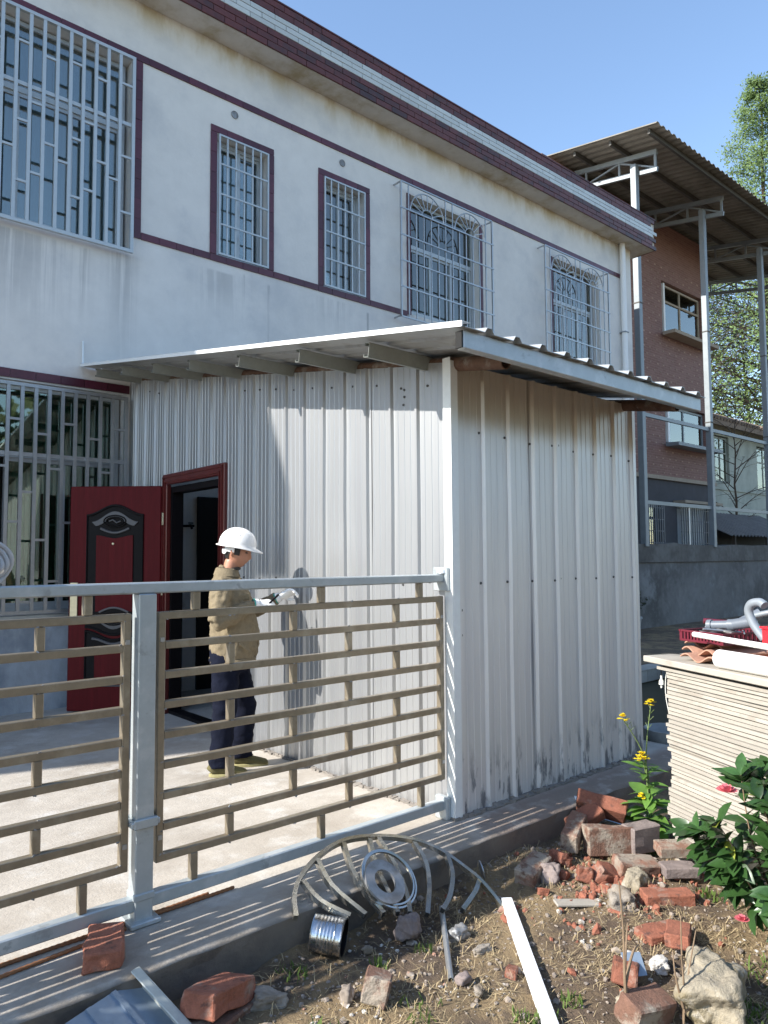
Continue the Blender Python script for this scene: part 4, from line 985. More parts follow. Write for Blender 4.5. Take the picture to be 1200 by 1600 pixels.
rock((2.44, 2.32, -.15), (0, 0, 0), (.045, .035, .03), 'mossy grey stone in front of the arched frame', 'greyplate', 12)
rock((2.43, 2.17, -.158), (0, 0, -10), (.050, .02, .018), 'thin flat pale stone beside the steel tube', 'stone', 13)
rock((2.06, 2.50, -.158), (0, 0, -10), (.022, .018, .015), 'small rounded tan pebble in front of the tin can', 'stone', 14, .2, 3)
rock((2.20, 2.07, -.15), (0, 0, -10), (.03, .024, .02), 'reddish pebble near the lower end of the steel tube', 'block', 15, .2, 3)
rock((2.19, 1.98, -.155), (0, 0, 40), (.026, .018, .018), 'pale pebble near the lower end of the steel tube', 'stone', 16, .2, 3)
rock((2.86, 1.60, -.14), (0, 0, 40), (.04, .035, .025), 'white plaster lump in the litter behind the twigs', 'plasterlump', 17, .3)
rock((2.80, 1.70, -.145), (0, 0, -40), (.035, .03, .022), 'second white plaster lump behind the twigs, the farther', 'plasterlump', 18, .3)
rock((2.52, 1.52, -.13), (0, 0, -40), (.05, .035, .03), 'sandy clod between the twigs and the boulder', 'lime', 19, .3)
g = G(); g.box((3.05, 2.12, GZ + .035), (.22, .06, .012), rotm(3, 4, -32).to_3x3()); tag(g.build('board_offcut', 'board', None, bevel=.003), 'flat cream board offcut lying in front of the rubble heap', 'board offcut')
g = G(); g.box((4.02, 2.62, -.05), (.30, .14, .006), rotm(25, 20, -30).to_3x3()); tag(g.build('metal_offcut', 'tray', None), 'bent grey metal offcut behind the rubble heap', 'metal offcut')
g = G(); g.prism([(2.63, 1.60, -.11), (2.70, 1.56, -.11), (2.72, 1.60, -.05), (2.66, 1.65, -.05)], (.004, .004, .002)); tag(g.build('plastic_scrap', 'tray', None), 'pale blue plastic scrap standing beside the bare twigs', 'plastic scrap')
# steel reinforcing bars on the terrace
for i, (p, q, lb) in enumerate((((.30, 3.135, .009), (1.74, 3.105, .009), 'longest rusty ribbed steel bar on the kerb, reaching farthest right'), ((.28, 3.115, .010), (1.62, 3.125, .010), 'shorter rusty ribbed steel bar lying behind the longest one'), ((.2, 3.0, .009), (1.22, 3.068, .009), 'rusty ribbed steel bar running close behind the lone brick'))):
    p, q = Vector(p), Vector(q); q.y -= .03; p.y -= .06; g = G(); n = int((q - p).length / .012); pts = []; rs = []
    for j in range(n + 1): pts.append(p.lerp(q, j / n) + Vector((0, .004 * math.sin(j * .05), 0))); rs.append(.0085 if j % 2 else .0068)
    g.tube(pts, rs, 7); tag(g.build('steel_bar', 'rebar', None, smooth='all'), lb, 'steel bar', 'rusty bars on the kerb')
# flat metal tray in front of the kerb
tr = thing('metal_tray', 'blue grey sheet metal tray with raised flanges lying below the kerb', 'metal tray', (1.0, 2.5, GZ))
tl = rotm(0, 0, 21) @ rotm(27, 0, 0); tm = Matrix.Translation((1.01, 2.50, -.125)) @ tl
g = G(); g.box(tm @ Vector((0, 0, 0)), (.40, .40, .006), tl.to_3x3())
for i in range(3): g.box(tm @ Vector((-.12 + .11 * i, 0, .006)), (.02, .395, .010), tl.to_3x3())
g.build('tray_bottom', 'tray', tr)
g = G(); g.box(tm @ Vector((.205, 0, .022)), (.012, .41, .052), tl.to_3x3()); g.box(tm @ Vector((.185, 0, .048)), (.034, .41, .006), tl.to_3x3()); g.build('flange', 'trayedge', tr, bevel=.002)
g = G(); g.box(tm @ Vector((-.205, 0, .022)), (.012, .41, .052), tl.to_3x3()); g.box(tm @ Vector((-.188, 0, .048)), (.030, .41, .006), tl.to_3x3()); g.build('flange', 'trayedge', tr, bevel=.002)
# arched fan shaped stainless frame leaning on the kerb
arch_ = thing('arched_frame', 'fan shaped stainless steel frame leaning over the kerb edge', 'metal frame', (2.4, 2.5, GZ))
rim = [(1.80, 2.66, .0), (1.86, 2.76, .04), (1.94, 2.83, .07), (2.05, 2.88, .10), (2.19, 2.92, .12), (2.31, 2.925, .122), (2.43, 2.90, .11), (2.55, 2.85, .09), (2.65, 2.79, .06), (2.72, 2.70, .02), (2.76, 2.60, -.03), (2.78, 2.51, -.07), (2.78, 2.42, -.115), (2.77, 2.33, -.16)]
def smoothp(pts, n=4):
    pts = [Vector(p) for p in pts]; out = []
    for i in range(len(pts) - 1):
        p0, p1, p2, p3 = pts[max(i - 1, 0)], pts[i], pts[i + 1], pts[min(i + 2, len(pts) - 1)]
        for k_ in range(n):
            t = k_ / n; out.append(.5 * ((2 * p1) + (p2 - p0) * t + (2 * p0 - 5 * p1 + 4 * p2 - p3) * t * t + (3 * p1 - p0 - 3 * p2 + p3) * t ** 3))
    return out + [pts[-1]]
PN = Vector((0, -.46, 1)).normalized()
def sqtube(pts, w_, h, name, m, par):
    g_ = G(); pt = smoothp(pts); g_.tube(pt, 1, 4, True, False, True, (h / 2, w_ / 2), PN); o = g_.build(name, m, par)
    d0 = (pt[-1] - pt[-2]).normalized(); e = G(); e.tube([pt[-1] - d0 * .002, pt[-1] + d0 * .0015], 1, 4, True, False, True, (h / 2 - .003, w_ / 2 - .003), PN); e.build('open_end', 'black', o)
    return o
sqtube(rim, .020, .024, 'rim', 'stain', arch_)
for b in ([(1.94, 2.81, .06), (1.95, 2.69, .01), (2.03, 2.58, -.04)], [(2.07, 2.88, .1), (2.05, 2.74, .03), (2.10, 2.56, -.05)], [(2.25, 2.91, .12), (2.20, 2.79, .06), (2.18, 2.69, .01), (2.18, 2.53, -.06)], [(2.40, 2.89, .105), (2.33, 2.76, .04), (2.28, 2.62, -.02), (2.245, 2.51, -.07)], [(2.45, 2.88, .1), (2.42, 2.73, .03), (2.36, 2.58, -.04), (2.30, 2.49, -.08)], [(2.62, 2.80, .06), (2.59, 2.69, .01), (2.50, 2.57, -.04), (2.38, 2.46, -.10)], [(2.735, 2.68, .01), (2.67, 2.58, -.04), (2.56, 2.49, -.08), (2.46, 2.44, -.10)], [(2.775, 2.50, -.08), (2.70, 2.46, -.10), (2.56, 2.41, -.12)]):
    sqtube(b, .022, .026, 'curved_bar', 'stain', arch_)
def ringset(c, nrm, r0, r1, th, n=40):
    q = Vector(nrm).normalized().to_track_quat('Z', 'Y').to_matrix().to_4x4(); g_ = G()
    g_.lathe([(r0, -th / 2), (r1, -th / 2), (r1, th / 2), (r0, th / 2)], n, Matrix.Translation(c) @ q, close=True); return g_
tag(ringset((2.262, 2.615, .030), (.09, -.72, .80), .056, .105, .014).build('ring_plate', 'greyplate', None, smooth=True), 'flat grey ring plate lying on the bars of the arched frame', 'ring plate')
g = ringset((2.30, 2.63, .028), (.05, -.68, .80), .137, .145, .016); g2 = ringset((2.30, 2.63, .034), (.05, -.68, .80), .126, .134, .010)
g.add(g2.v, g2.f); tag(g.build('steel_hoop', 'stain', None, smooth=True), 'thin stainless hoop around the grey ring plate', 'steel hoop')
# tin can
can = thing('tin_can', 'empty open tin can lying on its side in the dirt', 'tin can', (1.97, 2.62, GZ))
ax = Vector((.62, -.76, -.10)).normalized(); q = ax.to_track_quat('Z', 'Y').to_matrix().to_4x4(); cm = Matrix.Translation((1.885, 2.655, -.083)) @ q
rc = .074; g = G(); pr_ = [(0, 0), (rc - .004, 0), (rc, .003), (rc + .003, .005), (rc, .009)] + [(rc + .0013 * math.sin(z * 420) * (.03 < z < .11), z) for z in [.012 + .004 * i for i in range(30)]] + [(rc, .135), (rc + .003, .139), (rc - .002, .141)]
g.lathe(pr_, 28, cm); g.build('can_wall', 'tin', can, smooth=True)
g = G(); g.lathe([(rc - .003, .140), (rc - .005, .02), (0, .018)], 24, cm); g.build('can_inside', 'darkwood', can, smooth=True)
# steel tube and white bar
g = G(); g.lathe([(.013, 0), (.013, .53), (.0105, .53), (.0105, .46)], 12, Matrix.Translation((2.515, 2.50, -.125)) @ (Vector((2.17, 2.11, -.158)) - Vector((2.515, 2.50, -.125))).to_track_quat('Z', 'Y').to_matrix().to_4x4())
tag(g.build('steel_tube', 'dull', None, smooth=True), 'thin dull steel tube lying on the dirt in front of the arched frame', 'steel tube')
p, q = Vector((2.83, 2.37, -.13)), Vector((2.14, 1.58, -.125)); g = G(); g.bar(p, q, .048, .004); d = (q - p).normalized(); s_ = d.cross(Vector((0, 0, 1))).normalized()
g.bar(p + s_ * .024 + Vector((0, 0, -.014)), q + s_ * .024 + Vector((0, 0, -.014)), .004, .030); g.bar(p - s_ * .024 + Vector((0, 0, -.014)), q - s_ * .024 + Vector((0, 0, -.014)), .004, .030)
tag(g.build('channel_bar', 'whitebar', None), 'long white metal channel bar lying on the dry grass', 'metal bar')
# small disc by the kerb
tag(ringset((2.91, 2.60, -.09), (.8, -.5, .2), .0, .045, .006).build('metal_disc', 'dull', None), 'small metal disc standing on edge beside the kerb', 'metal disc')

# loose stuff of the ground: pebbles, straw, weeds
g = G(); random.seed(11)
ico = [Vector(v) for v in ((0, 0, 1), (.89, 0, .45), (.28, .85, .45), (-.72, .53, .45), (-.72, -.53, .45), (.28, -.85, .45), (.72, .53, -.45), (-.28, .85, -.45), (-.89, 0, -.45), (-.28, -.85, -.45), (.72, -.53, -.45), (0, 0, -1))]
icof = [(0, 1, 2), (0, 2, 3), (0, 3, 4), (0, 4, 5), (0, 5, 1), (1, 6, 2), (2, 7, 3), (3, 8, 4), (4, 9, 5), (5, 10, 1), (2, 6, 7), (3, 7, 8), (4, 8, 9), (5, 9, 10), (1, 10, 6), (11, 7, 6), (11, 8, 7), (11, 9, 8), (11, 10, 9), (11, 6, 10)]
def yard_pt():
    while True:
        x, y = random.uniform(.9, 4.6), random.uniform(.7, 2.68)
        if .656 * x + .755 * y > 2.0 and x - y < 2.9: return x, y
for i in range(6500):
    x, y = yard_pt(); dens = .5 + fn(x, y, 1.6) * .9 + (.5 if x > 2.7 else 0)
    if random.random() > dens + .25: continue
    s = .003 + .0075 * random.random() ** 3.0 + (.012 if random.random() < .035 else 0); z = gz(x, y); rz_ = random.uniform(0, 6.28)
    f1, f2, f3 = random.uniform(.7, 1.5), random.uniform(.6, 1.2), random.uniform(.4, .9)
    rm_ = Matrix.Rotation(rz_, 3, 'Z')
    g.add([Vector((x, y, z + s * .25)) + rm_ @ Vector((v.x * s * f1, v.y * s * f2, v.z * s * f3)) * random.uniform(.8, 1.15) for v in ico], icof)
tag(g.build('pebbles', 'pebble', None), 'small stones and grit scattered over the bare dirt', 'pebbles', None, 'stuff')
g = G()
for i in range(22000):
    x, y = yard_pt(); lit = max(0, min(1, (2.5 - y + .35 * (x - 1.9)) / .5)); dens = .14 + .95 * max(0, fn(x, y, 2.6, 3.) + .22) * lit
    if random.random() > dens: continue
    z = gz(x, y) + .003; a = random.uniform(0, 6.28); L_ = random.uniform(.02, .085); w_ = random.uniform(.0007, .0017); up_ = random.uniform(-.001, .018) if random.random() < .8 else random.uniform(.01, .04)
    d = Vector((math.cos(a), math.sin(a), 0)); s_ = Vector((-d.y, d.x, 0)) * w_; p = Vector((x, y, z)); mid = p + d * L_ * .5 + Vector((0, 0, up_)); e = p + d * L_ + Vector((0, 0, up_ * .6 * random.random()))
    g.add([p - s_, p + s_, mid + s_, mid - s_, e + s_ * .4, e - s_ * .4], [(0, 1, 2, 3), (3, 2, 4, 5)])
g_r = G()
for i in range(420):
    a = random.uniform(0, 6.28); rr = abs(random.gauss(0, 1)); x, y = 3.40 + math.cos(a) * rr * .42, 2.10 + math.sin(a) * rr * .30
    if y > 2.66 or x > 4.3: continue
    s_ = random.uniform(.004, .016) if random.random() < .85 else random.uniform(.016, .030); rm_ = Euler((random.uniform(0, 3), random.uniform(0, 3), random.uniform(0, 3))).to_matrix()
    g_r.add([Vector((x, y, gz(x, y) + s_ * .3)) + rm_ @ Vector((math.copysign(min(abs(v.x), .75), v.x) * s_ * 1.3, math.copysign(min(abs(v.y), .7), v.y) * s_, v.z * s_ * .7)) * random.uniform(.8, 1.2) for v in ico], icof)
tag(g_r.build('brick_rubble', 'brick', None), 'broken brick chips and crumbs around the rubble heap', 'rubble', None, 'stuff')
tag(g.build('dry_grass', 'straw', None), 'dead straw and dry grass lying over the yard dirt', 'dry grass', None, 'stuff')
g = G()
tufts = [(2.19, 1.75, .06, 60), (2.23, 1.70, .05, 50), (2.02, 2.36, .05, 30), (3.9, 2.2, .08, 60), (2.4, 1.70, .05, 30), (3.62, 1.75, .06, 50), (3.15, 1.3, .1, 80), (1.72, 2.56, .06, 40), (2.5, 1.28, .1, 60), (2.85, 1.2, .1, 90), (2.25, 2.35, .05, 24), (1.6, 2.2, .08, 24), (1.95, 2.05, .1, 24)]
for x, y, r_, n in tufts:
    for i in range(n):
        a = random.uniform(0, 6.28); rr = r_ * math.sqrt(random.random()); px, py = x + rr * math.cos(a), y + rr * math.sin(a); z = gz(px, py); h = random.uniform(.015, .045); b = random.uniform(0, 6.28); w_ = random.uniform(.002, .005)
        s_ = Vector((math.cos(b), math.sin(b), 0)) * w_; t = Vector((random.uniform(-.02, .02), random.uniform(-.02, .02), h)); p = Vector((px, py, z))
        g.add([p - s_, p + s_, p + t * .6 + s_ * 1.3, p + t], [(0, 1, 2, 3)])
tag(g.build('weeds', 'grass', None), 'small green weeds growing between the stones', 'weeds', None, 'stuff')

# ------------------------------------------------------------------ stack of boards and the clutter on it
K = Vector((3.90, 2.10, 0)); ea = Vector((-.407, -.913, 0)).normalized(); eb = Vector((-ea.y, ea.x, 0)); eb = eb if eb.x > 0 else -eb
SB = Matrix(((ea.x, eb.x, 0), (ea.y, eb.y, 0), (0, 0, 1)))
def sp_(a, b, z): return K + ea * a + eb * b + Vector((0, 0, z))
NB = 48; z = GZ + .02
random.seed(5)
bmesh_cache = []
for v_ in range(6):
    g_ = G(); n = 9
    th = .0176; L_, D_ = 1.30, .85
    vv = []
    for i in range(n):
        a = L_ * i / (n - 1); e = .004 * fn(a * 5, v_ * 3.3); zz = .0025 * fn(a * 2, v_ * 7.1)
        vv += [(a, e, zz), (a, D_, zz), (a, D_, zz + th), (a, e + .002 * fn(a * 9, v_), zz + th)]
    ff = [tuple((i * 4 + j, i * 4 + (j + 1) % 4, i * 4 + 4 + (j + 1) % 4, i * 4 + 4 + j)) for i in range(n - 1) for j in range(4)] + [(0, 1, 2, 3), tuple((n - 1) * 4 + j for j in (3, 2, 1, 0))]
    g_.add(vv, ff); me = g_.mesh('board', Vector((0, 0, 0))); me.materials.append(M['board']); bmesh_cache.append(me)
drift = 0
ztop = .90; pitch = (ztop - z) / NB
for i in range(NB):
    drift = .72 * drift + random.uniform(-.024, .024)
    o = bpy.data.objects.new('board', bmesh_cache[i % 6]); COL.objects.link(o)
    loc = sp_(.018 + drift * .6 - .02 * (i / NB) + random.uniform(-.006, .006), .012 + random.uniform(-.010, .010) + .012 * math.sin(i * .35), z + i * pitch)
    if i == NB - 1: loc = sp_(-.06, .0, z + i * pitch)
    o.matrix_world = Matrix.Translation(loc) @ (SB @ Matrix.Rotation(random.uniform(-.010, .010), 3, 'Z')).to_4x4()
    tag(o, 'thin cream board in the tall stack of boards beside the shed', 'board', 'cream boards in the stack')
g = G(); g.box(sp_(.48, .40, ztop + .028), (1.25, .86, .034), SB); tag(g.build('thick_board', 'board', None, bevel=.004), 'thick pale board on top of the stack, sticking out farther than the rest', 'board')
ZT = ztop + .046
# wavy tile sheets
def wavy(a0, b0, z0, L_, W_, rz, label, lift=0.):
    g_ = G(); n = 28; vv = []
    rm_ = SB @ Matrix.Rotation(R(rz), 3, 'Z')
    for t in (0, .007):
        for s_ in (0, 1):
            for i in range(n + 1):
                vv.append(sp_(a0, b0, 0) + rm_ @ Vector((L_ * i / n, W_ * s_, z0 + .018 * math.sin(i / n * L_ / .085 * math.pi) + t + lift * s_)))
    m_ = n + 1; ff = []
    for i in range(n):
        ff += [(i, i + 1, m_ + i + 1, m_ + i), (2 * m_ + i, 3 * m_ + i, 3 * m_ + i + 1, 2 * m_ + i + 1), (i, 2 * m_ + i, 2 * m_ + i + 1, i + 1), (m_ + i, m_ + i + 1, 3 * m_ + i + 1, 3 * m_ + i)]
    ff += [(0, m_, 3 * m_, 2 * m_), (n, 2 * m_ + n, 3 * m_ + n, m_ + n)]
    g_.add(vv, ff); return tag(g_.build('roofing_sheet', 'terra', None, smooth=True), label, 'roofing sheet', 'wavy sheets on the board stack')
wavy(.10, .03, ZT + .02, .36, .40, 4, 'lowest wavy terracotta roofing sheet on the board stack')
wavy(.03, .10, ZT + .047, .36, .36, -3, 'middle wavy terracotta roofing sheet, under the crimson crate')
wavy(-.02, .16, ZT + .074, .30, .34, 5, 'upper wavy terracotta roofing sheet, touching the crimson crate')
# crimson crate with clutter
cz = ZT + .10
cr = thing('plastic_crate', 'shallow crimson plastic crate of clutter on the wavy sheets', 'crate', sp_(.2, .3, cz))
cm_ = SB @ Matrix.Rotation(R(6), 3, 'Z'); cc = sp_(.16, .30, cz)
def cb(g_, x0, x1, y0, y1, z0, z1): g_.box(cc + cm_ @ Vector(((x0 + x1) / 2, (y0 + y1) / 2, (z0 + z1) / 2)), (x1 - x0, y1 - y0, z1 - z0), cm_)
g = G(); cb(g, -.15, .15, -.20, .20, 0, .006); g.build('crate_floor', 'crate', cr)
for (x0, x1, y0, y1) in ((-.15, -.142, -.2, .2), (.142, .15, -.2, .2), (-.142, .142, -.2, -.192), (-.142, .142, .192, .2)):
    g = G(); cb(g, x0, x1, y0, y1, .006, .012); cb(g, x0 - .003, x1 + .003, y0 - .003, y1 + .003, .052, .062)
    lx = (x1 - x0) > .1; n = 12
    for i in range(n + 1):
        if lx: xx = x0 + (x1 - x0 - .012) * i / n; cb(g, xx, xx + .012, y0, y1, .012, .052)
        else: yy = y0 + (y1 - y0 - .016) * i / n; cb(g, x0, x1, yy, yy + .016, .012, .052)
    g.build('slatted_side', 'crate', cr)
def litt(a, b, z, L_, rz, m, name, lab, cat, ry=0, r_=.006, grp='odds and ends in the crate'):
    g_ = G(); rm_ = SB @ (Matrix.Rotation(R(rz), 3, 'Z') @ Matrix.Rotation(R(ry), 3, 'Y')); c = sp_(a, b, z); g_.tube([c - rm_ @ Vector((L_ / 2, 0, 0)), c + rm_ @ Vector((L_ / 2, 0, 0))], r_, 8)
    return tag(g_.build(name, m, None, smooth=True), lab, cat, grp)
random.seed(21)
for i in range(9):
    litt(.07 + random.uniform(-.03, .2), .2 + random.uniform(-.05, .2), cz + .05 + random.uniform(0, .018), random.uniform(.10, .22), random.uniform(0, 180), random.choice(['greyplate', 'darkwood', 'dull', 'pvcgrey']), 'metal_scrap', 'thin dark metal scrap lying among the clutter in the crate', 'metal scrap', random.uniform(-6, 6), random.uniform(.004, .010))
litt(.0, .42, cz + .085, .22, 55, 'crate', 'brown_tube', 'dark red tube lying behind the crimson crate', 'tube', 4, .016, None)
# grey pipe fittings and flexible hose
pf = thing('pipe_fitting', 'grey plastic pipe branch with sockets lying on the crate', 'pipe fitting', sp_(.2, .35, cz + .09))
A = sp_(.125, .20, cz + .088); B_ = sp_(.245, .255, cz + .098); Cc = sp_(.36, .30, cz + .125); D_ = sp_(.335, .36, cz + .165)
def pipe(g_, p, q, r0, r1=None, inner=True, n=16):
    d = q - p; mt = Matrix.Translation(p) @ d.to_track_quat('Z', 'Y').to_matrix().to_4x4(); r1 = r1 or r0
    g_.lathe([(r0 * .78, min(.05, d.length * .5)), (r0 * .78, 0), (r0, 0), (r1, d.length), (r1 * .78, d.length)], n, mt)
g = G(); pipe(g, A, B_, .024); g.build('pipe_body', 'pvcgrey', pf, smooth=True)
g = G(); pipe(g, A, A.lerp(B_, .18), .031); pipe(g, A.lerp(B_, .86), B_ + (B_ - A) * .12, .031); g.build('socket', 'pvcgrey', pf, smooth=True)
g = G(); pipe(g, B_, Cc, .030); pipe(g, B_.lerp(Cc, .3), D_, .027); g.build('branch', 'pvcgrey', pf, smooth=True)
hs = thing('flexible_hose', 'ribbed grey flexible hose curling up from the pipe branch', 'hose', sp_(.4, .4, cz + .1))
hp = smoothp([Cc + Vector((0, 0, .03)), sp_(.43, .33, cz + .175), sp_(.50, .38, cz + .185), sp_(.56, .42, cz + .20), sp_(.60, .45, cz + .19)], 24)
g = G(); g.tube(hp, [.0135 if i % 2 else .0165 for i in range(len(hp))], 10); g.build('ribbed_tube', 'hose', hs, smooth='all')
el = thing('pipe_elbow', 'pale grey curved pipe elbow standing at the right of the clutter', 'pipe elbow', sp_(.5, .4, cz + .1))
ep = smoothp([sp_(.50, .22, cz + .05), sp_(.455, .20, cz + .12), sp_(.435, .19, cz + .185), sp_(.455, .19, cz + .225), sp_(.50, .20, cz + .235), sp_(.53, .20, cz + .22)], 6)
g = G(); g.tube(ep, .022, 12); g.build('curved_pipe', 'hose', el, smooth=True)
rb = thing('red_box', 'bright red plastic box at the right end of the clutter', 'plastic box', sp_(.52, .2, cz))
g = G(); c = sp_(.72, .17, cz + .07); rm_ = SB @ Matrix.Rotation(R(-10), 3, 'Z')
for dx, dy, sx_, sy_ in ((-.10, 0, .006, .16), (.10, 0, .006, .16), (0, -.08, .206, .006), (0, .08, .206, .006)): g.box(c + rm_ @ Vector((dx, dy, 0)), (sx_, sy_, .10), rm_)
g.box(c + Vector((0, 0, -.048)), (.2, .16, .005), rm_); g.build('box_body', 'redpl', rb)
g = G(); c2 = c + Vector((0, 0, .052))
for dx, dy, sx_, sy_ in ((-.105, 0, .014, .18), (.105, 0, .014, .18), (0, -.085, .196, .014), (0, .085, .196, .014)): g.box(c2 + rm_ @ Vector((dx, dy, 0)), (sx_, sy_, .010), rm_)
g.build('box_rim', 'redpl', rb)
# white pipes
g = G(); p = sp_(.235, .015, cz + .055); q = sp_(.78, -.02, cz + .050); pipe(g, p, q, .0145)
tag(g.build('thin_pipe', 'pvc', None, smooth=True), 'thin white plastic pipe lying across the front of the crate', 'pipe')
g = G(); p = sp_(.40, .03, ZT + .047); q = sp_(1.15, .06, ZT + .047); pipe(g, p, q, .047, n=24)
tag(g.build('thick_pipe', 'pvc', None, smooth=True), 'thick white plastic pipe lying on the near end of the board stack', 'pipe')
# hanging cable with plug
cbl = thing('plug_cable', 'black cable with pale plug hanging off the far end of the stack', 'cable', sp_(-.1, .2, ZT))
g = G(); g.tube(smoothp([sp_(.25, .25, ZT + .03), sp_(.05, .2, ZT + .012), sp_(-.125, .10, ZT + .006), sp_(-.155, .10, ZT - .03), sp_(-.155, .10, ZT - .13)], 6), .003, 6); g.build('cord', 'blackcable', cbl, smooth=True)
g = G(); c = sp_(-.155, .10, ZT - .155); g.lathe([(0, .03), (.006, .03), (.007, .01), (.014, .0), (.016, -.022), (0, -.024)], 12, Matrix.Translation(c)); g.box(c + Vector((-.006, 0, -.032)), (.003, .006, .018)); g.box(c + Vector((.006, 0, -.032)), (.003, .006, .018)); g.build('plug', 'plug', cbl, smooth=True)
g = G(); g.tube(smoothp([sp_(.02, .06, ZT - .02), sp_(-.04, .05, ZT - .08), sp_(-.045, .04, ZT - .2), sp_(-.01, .03, ZT - .3)], 6), .0025, 6); tag(g.build('pale_wire', 'plug', None), 'thin pale wire hanging down the far edge of the stack', 'wire')
# grey bowl behind the stack and pond edge farther back
g = G(); g.lathe([(0, 0), (.10, 0), (.15, .04), (.185, .22), (.195, .24), (.185, .245), (.17, .22), (.12, .05), (0, .03)], 24, Matrix.Translation((5.85, 3.13, GZ + .01)))
tag(g.build('plastic_bowl', 'pot', None, smooth=True), 'grey plastic tub behind the board stack', 'tub')
pond = thing('fish_pond', 'low tiled pond wall with dark green water beside the shed', 'pond', (9, 5, GZ))
g = G(); g.bx(5.4, 9.4, 5.05, 5.25, GZ - .05, .02); g.bx(9.4, 9.6, 3.2, 5.25, GZ - .05, .02); g.build('pond_wall', 'mossrender', pond)
for i in range(16): G().bx(5.42 + .25 * i, 5.42 + .25 * i + .244, 5.03, 5.27, .022, .042).build('rim_tile', 'pondtile', pond, bevel=.003)
for i in range(16): G().bx(5.42 + .25 * i, 5.42 + .25 * i + .244, 5.035, 5.048, -.12, .018).build('rim_tile', 'pondtile', pond)
for i in range(8): G().bx(9.38, 9.62, 3.22 + .23 * i, 3.22 + .23 * i + .224, .022, .042).build('rim_tile', 'pondtile', pond, bevel=.003)
g = G(); g.add([(5.4, 3.3, GZ + .035), (9.4, 3.3, GZ + .035), (9.4, 5.05, GZ + .035), (5.4, 5.05, GZ + .035)], [(0, 1, 2, 3)]); struct(g.build('pond_water', 'water'))

# ------------------------------------------------------------------ plants near the camera
def leaf_mesh(L_, W_, fold=.25, droop=.2):
    g_ = G(); vv = []; st = [(0, .02), (.18, .62), (.42, 1.), (.70, .78), (.90, .30), (1, .0)]
    for t, w_ in st:
        z_ = -droop * t * t * L_
        vv += [(t * L_, -w_ * W_ / 2, z_ + fold * w_ * W_ / 2), (t * L_, 0, z_), (t * L_, w_ * W_ / 2, z_ + fold * w_ * W_ / 2)]
    g_.add(vv, [(i * 3 + j, i * 3 + j + 1, i * 3 + 4 + j, i * 3 + 3 + j) for i in range(5) for j in range(2)])
    me = g_.mesh('leaf', Vector((0, 0, 0)), 0, 'all'); return me
random.seed(31)
bush = thing('camellia_shrub', 'glossy dark leaved shrub with pink flowers in front of the board stack', 'shrub', (3.36, 1.24, GZ))
L3 = [leaf_mesh(.100, .048, .3, .25), leaf_mesh(.085, .046, .2, .35), leaf_mesh(.115, .050, .35, .15)]
for me in L3: me.materials.append(M['camellia'])
LY = leaf_mesh(.092, .046, .25, .3); LY.materials.append(M['camyellow'])
bc = Vector((3.38, 1.24, .23)); stems = G(); tips = []
base = Vector((3.36, 1.24, GZ - .02))
for i in range(56):
    a = random.uniform(0, 6.28); e = random.uniform(-.55, 1.25); rr = random.uniform(.75, 1.05)
    tip = bc + Vector((math.cos(a) * math.cos(e) * .40 * rr, math.sin(a) * math.cos(e) * .40 * rr, math.sin(e) * .37 * rr + .04))
    mid = base.lerp(tip, .5) + Vector((random.uniform(-.05, .05), random.uniform(-.05, .05), .06)); pth = smoothp([base + Vector((random.uniform(-.04, .04), random.uniform(-.04, .04), 0)), mid, tip], 6)
    stems.tube(pth, [.006 - .0042 * j / (len(pth) - 1) for j in range(len(pth))], 5); tips.append(pth)
stems.build('stem', 'twig', bush, smooth=True)
cnt = 0; extra = G()
camp = Vector((0, 0, 1.52)); cand = []
for pth in tips:
    for k_ in range(27):
        t = 1 - (random.random() ** 1.7) * .62; idx = t * (len(pth) - 1); i0 = int(min(idx, len(pth) - 2)); p = pth[i0].lerp(pth[i0 + 1], idx - i0)
        a = random.uniform(0, 6.28); out = (p - bc).normalized(); d = (Vector((math.cos(a), math.sin(a), random.uniform(-.25, .5))) * .8 + out * .75).normalized()
        nrm = (Vector((random.uniform(-.5, .5), random.uniform(-.5, .5), 1)) + out * .5 + Vector((-.35, .0, .2))).normalized()
        yv = nrm.cross(d).normalized(); zv = d.cross(yv)
        mtx = Matrix.Translation(p - bush.location) @ Matrix((d, yv, zv)).transposed().to_4x4() @ Matrix.Scale(random.uniform(.75, 1.25), 4)
        cand.append(((p - camp).length + random.uniform(0, .15), mtx))
cand.sort(key=lambda c: c[0])
for n_, (dd, mtx) in enumerate(cand):
    if n_ < 295: inst('leaf', LY if random.random() < .05 else L3[n_ % 3], bush, mtx)
    else:
        me = L3[n_ % 3]; extra.add([bush.location + mtx @ v.co for v in me.vertices], [tuple(p.vertices) for p in me.polygons])
tag(extra.build('rear_leaves', 'camellia', bush, smooth='all'), None, None, None, 'stuff')
def flower(c, r_, m, par, n=9, openness=.6):
    g_ = G()
    for ring, (k_, rr, up_) in enumerate(((n, 1., .25), (max(4, n - 3), .7, .6), (4, .4, 1.))):
        for i in range(k_):
            a = 6.28 * i / k_ + ring * .4; d = Vector((math.cos(a), math.sin(a), 0)); s_ = Vector((-d.y, d.x, 0)); w_ = r_ * .42
            b = c + Vector((0, 0, .003 * ring)); e = c + d * r_ * rr + Vector((0, 0, r_ * up_ * openness)); mid = c + d * r_ * rr * .6 + Vector((0, 0, r_ * up_ * openness * .3))
            g_.add([b, mid - s_ * w_, e - s_ * w_ * .5, e + s_ * w_ * .5, mid + s_ * w_], [(0, 1, 2, 3, 4)])
    return g_.build('flower', m, par, smooth='all')
flower(Vector((3.08, 1.40, .55)), .042, 'petal', bush); flower(Vector((3.02, 1.33, .08)), .028, 'petal', bush)
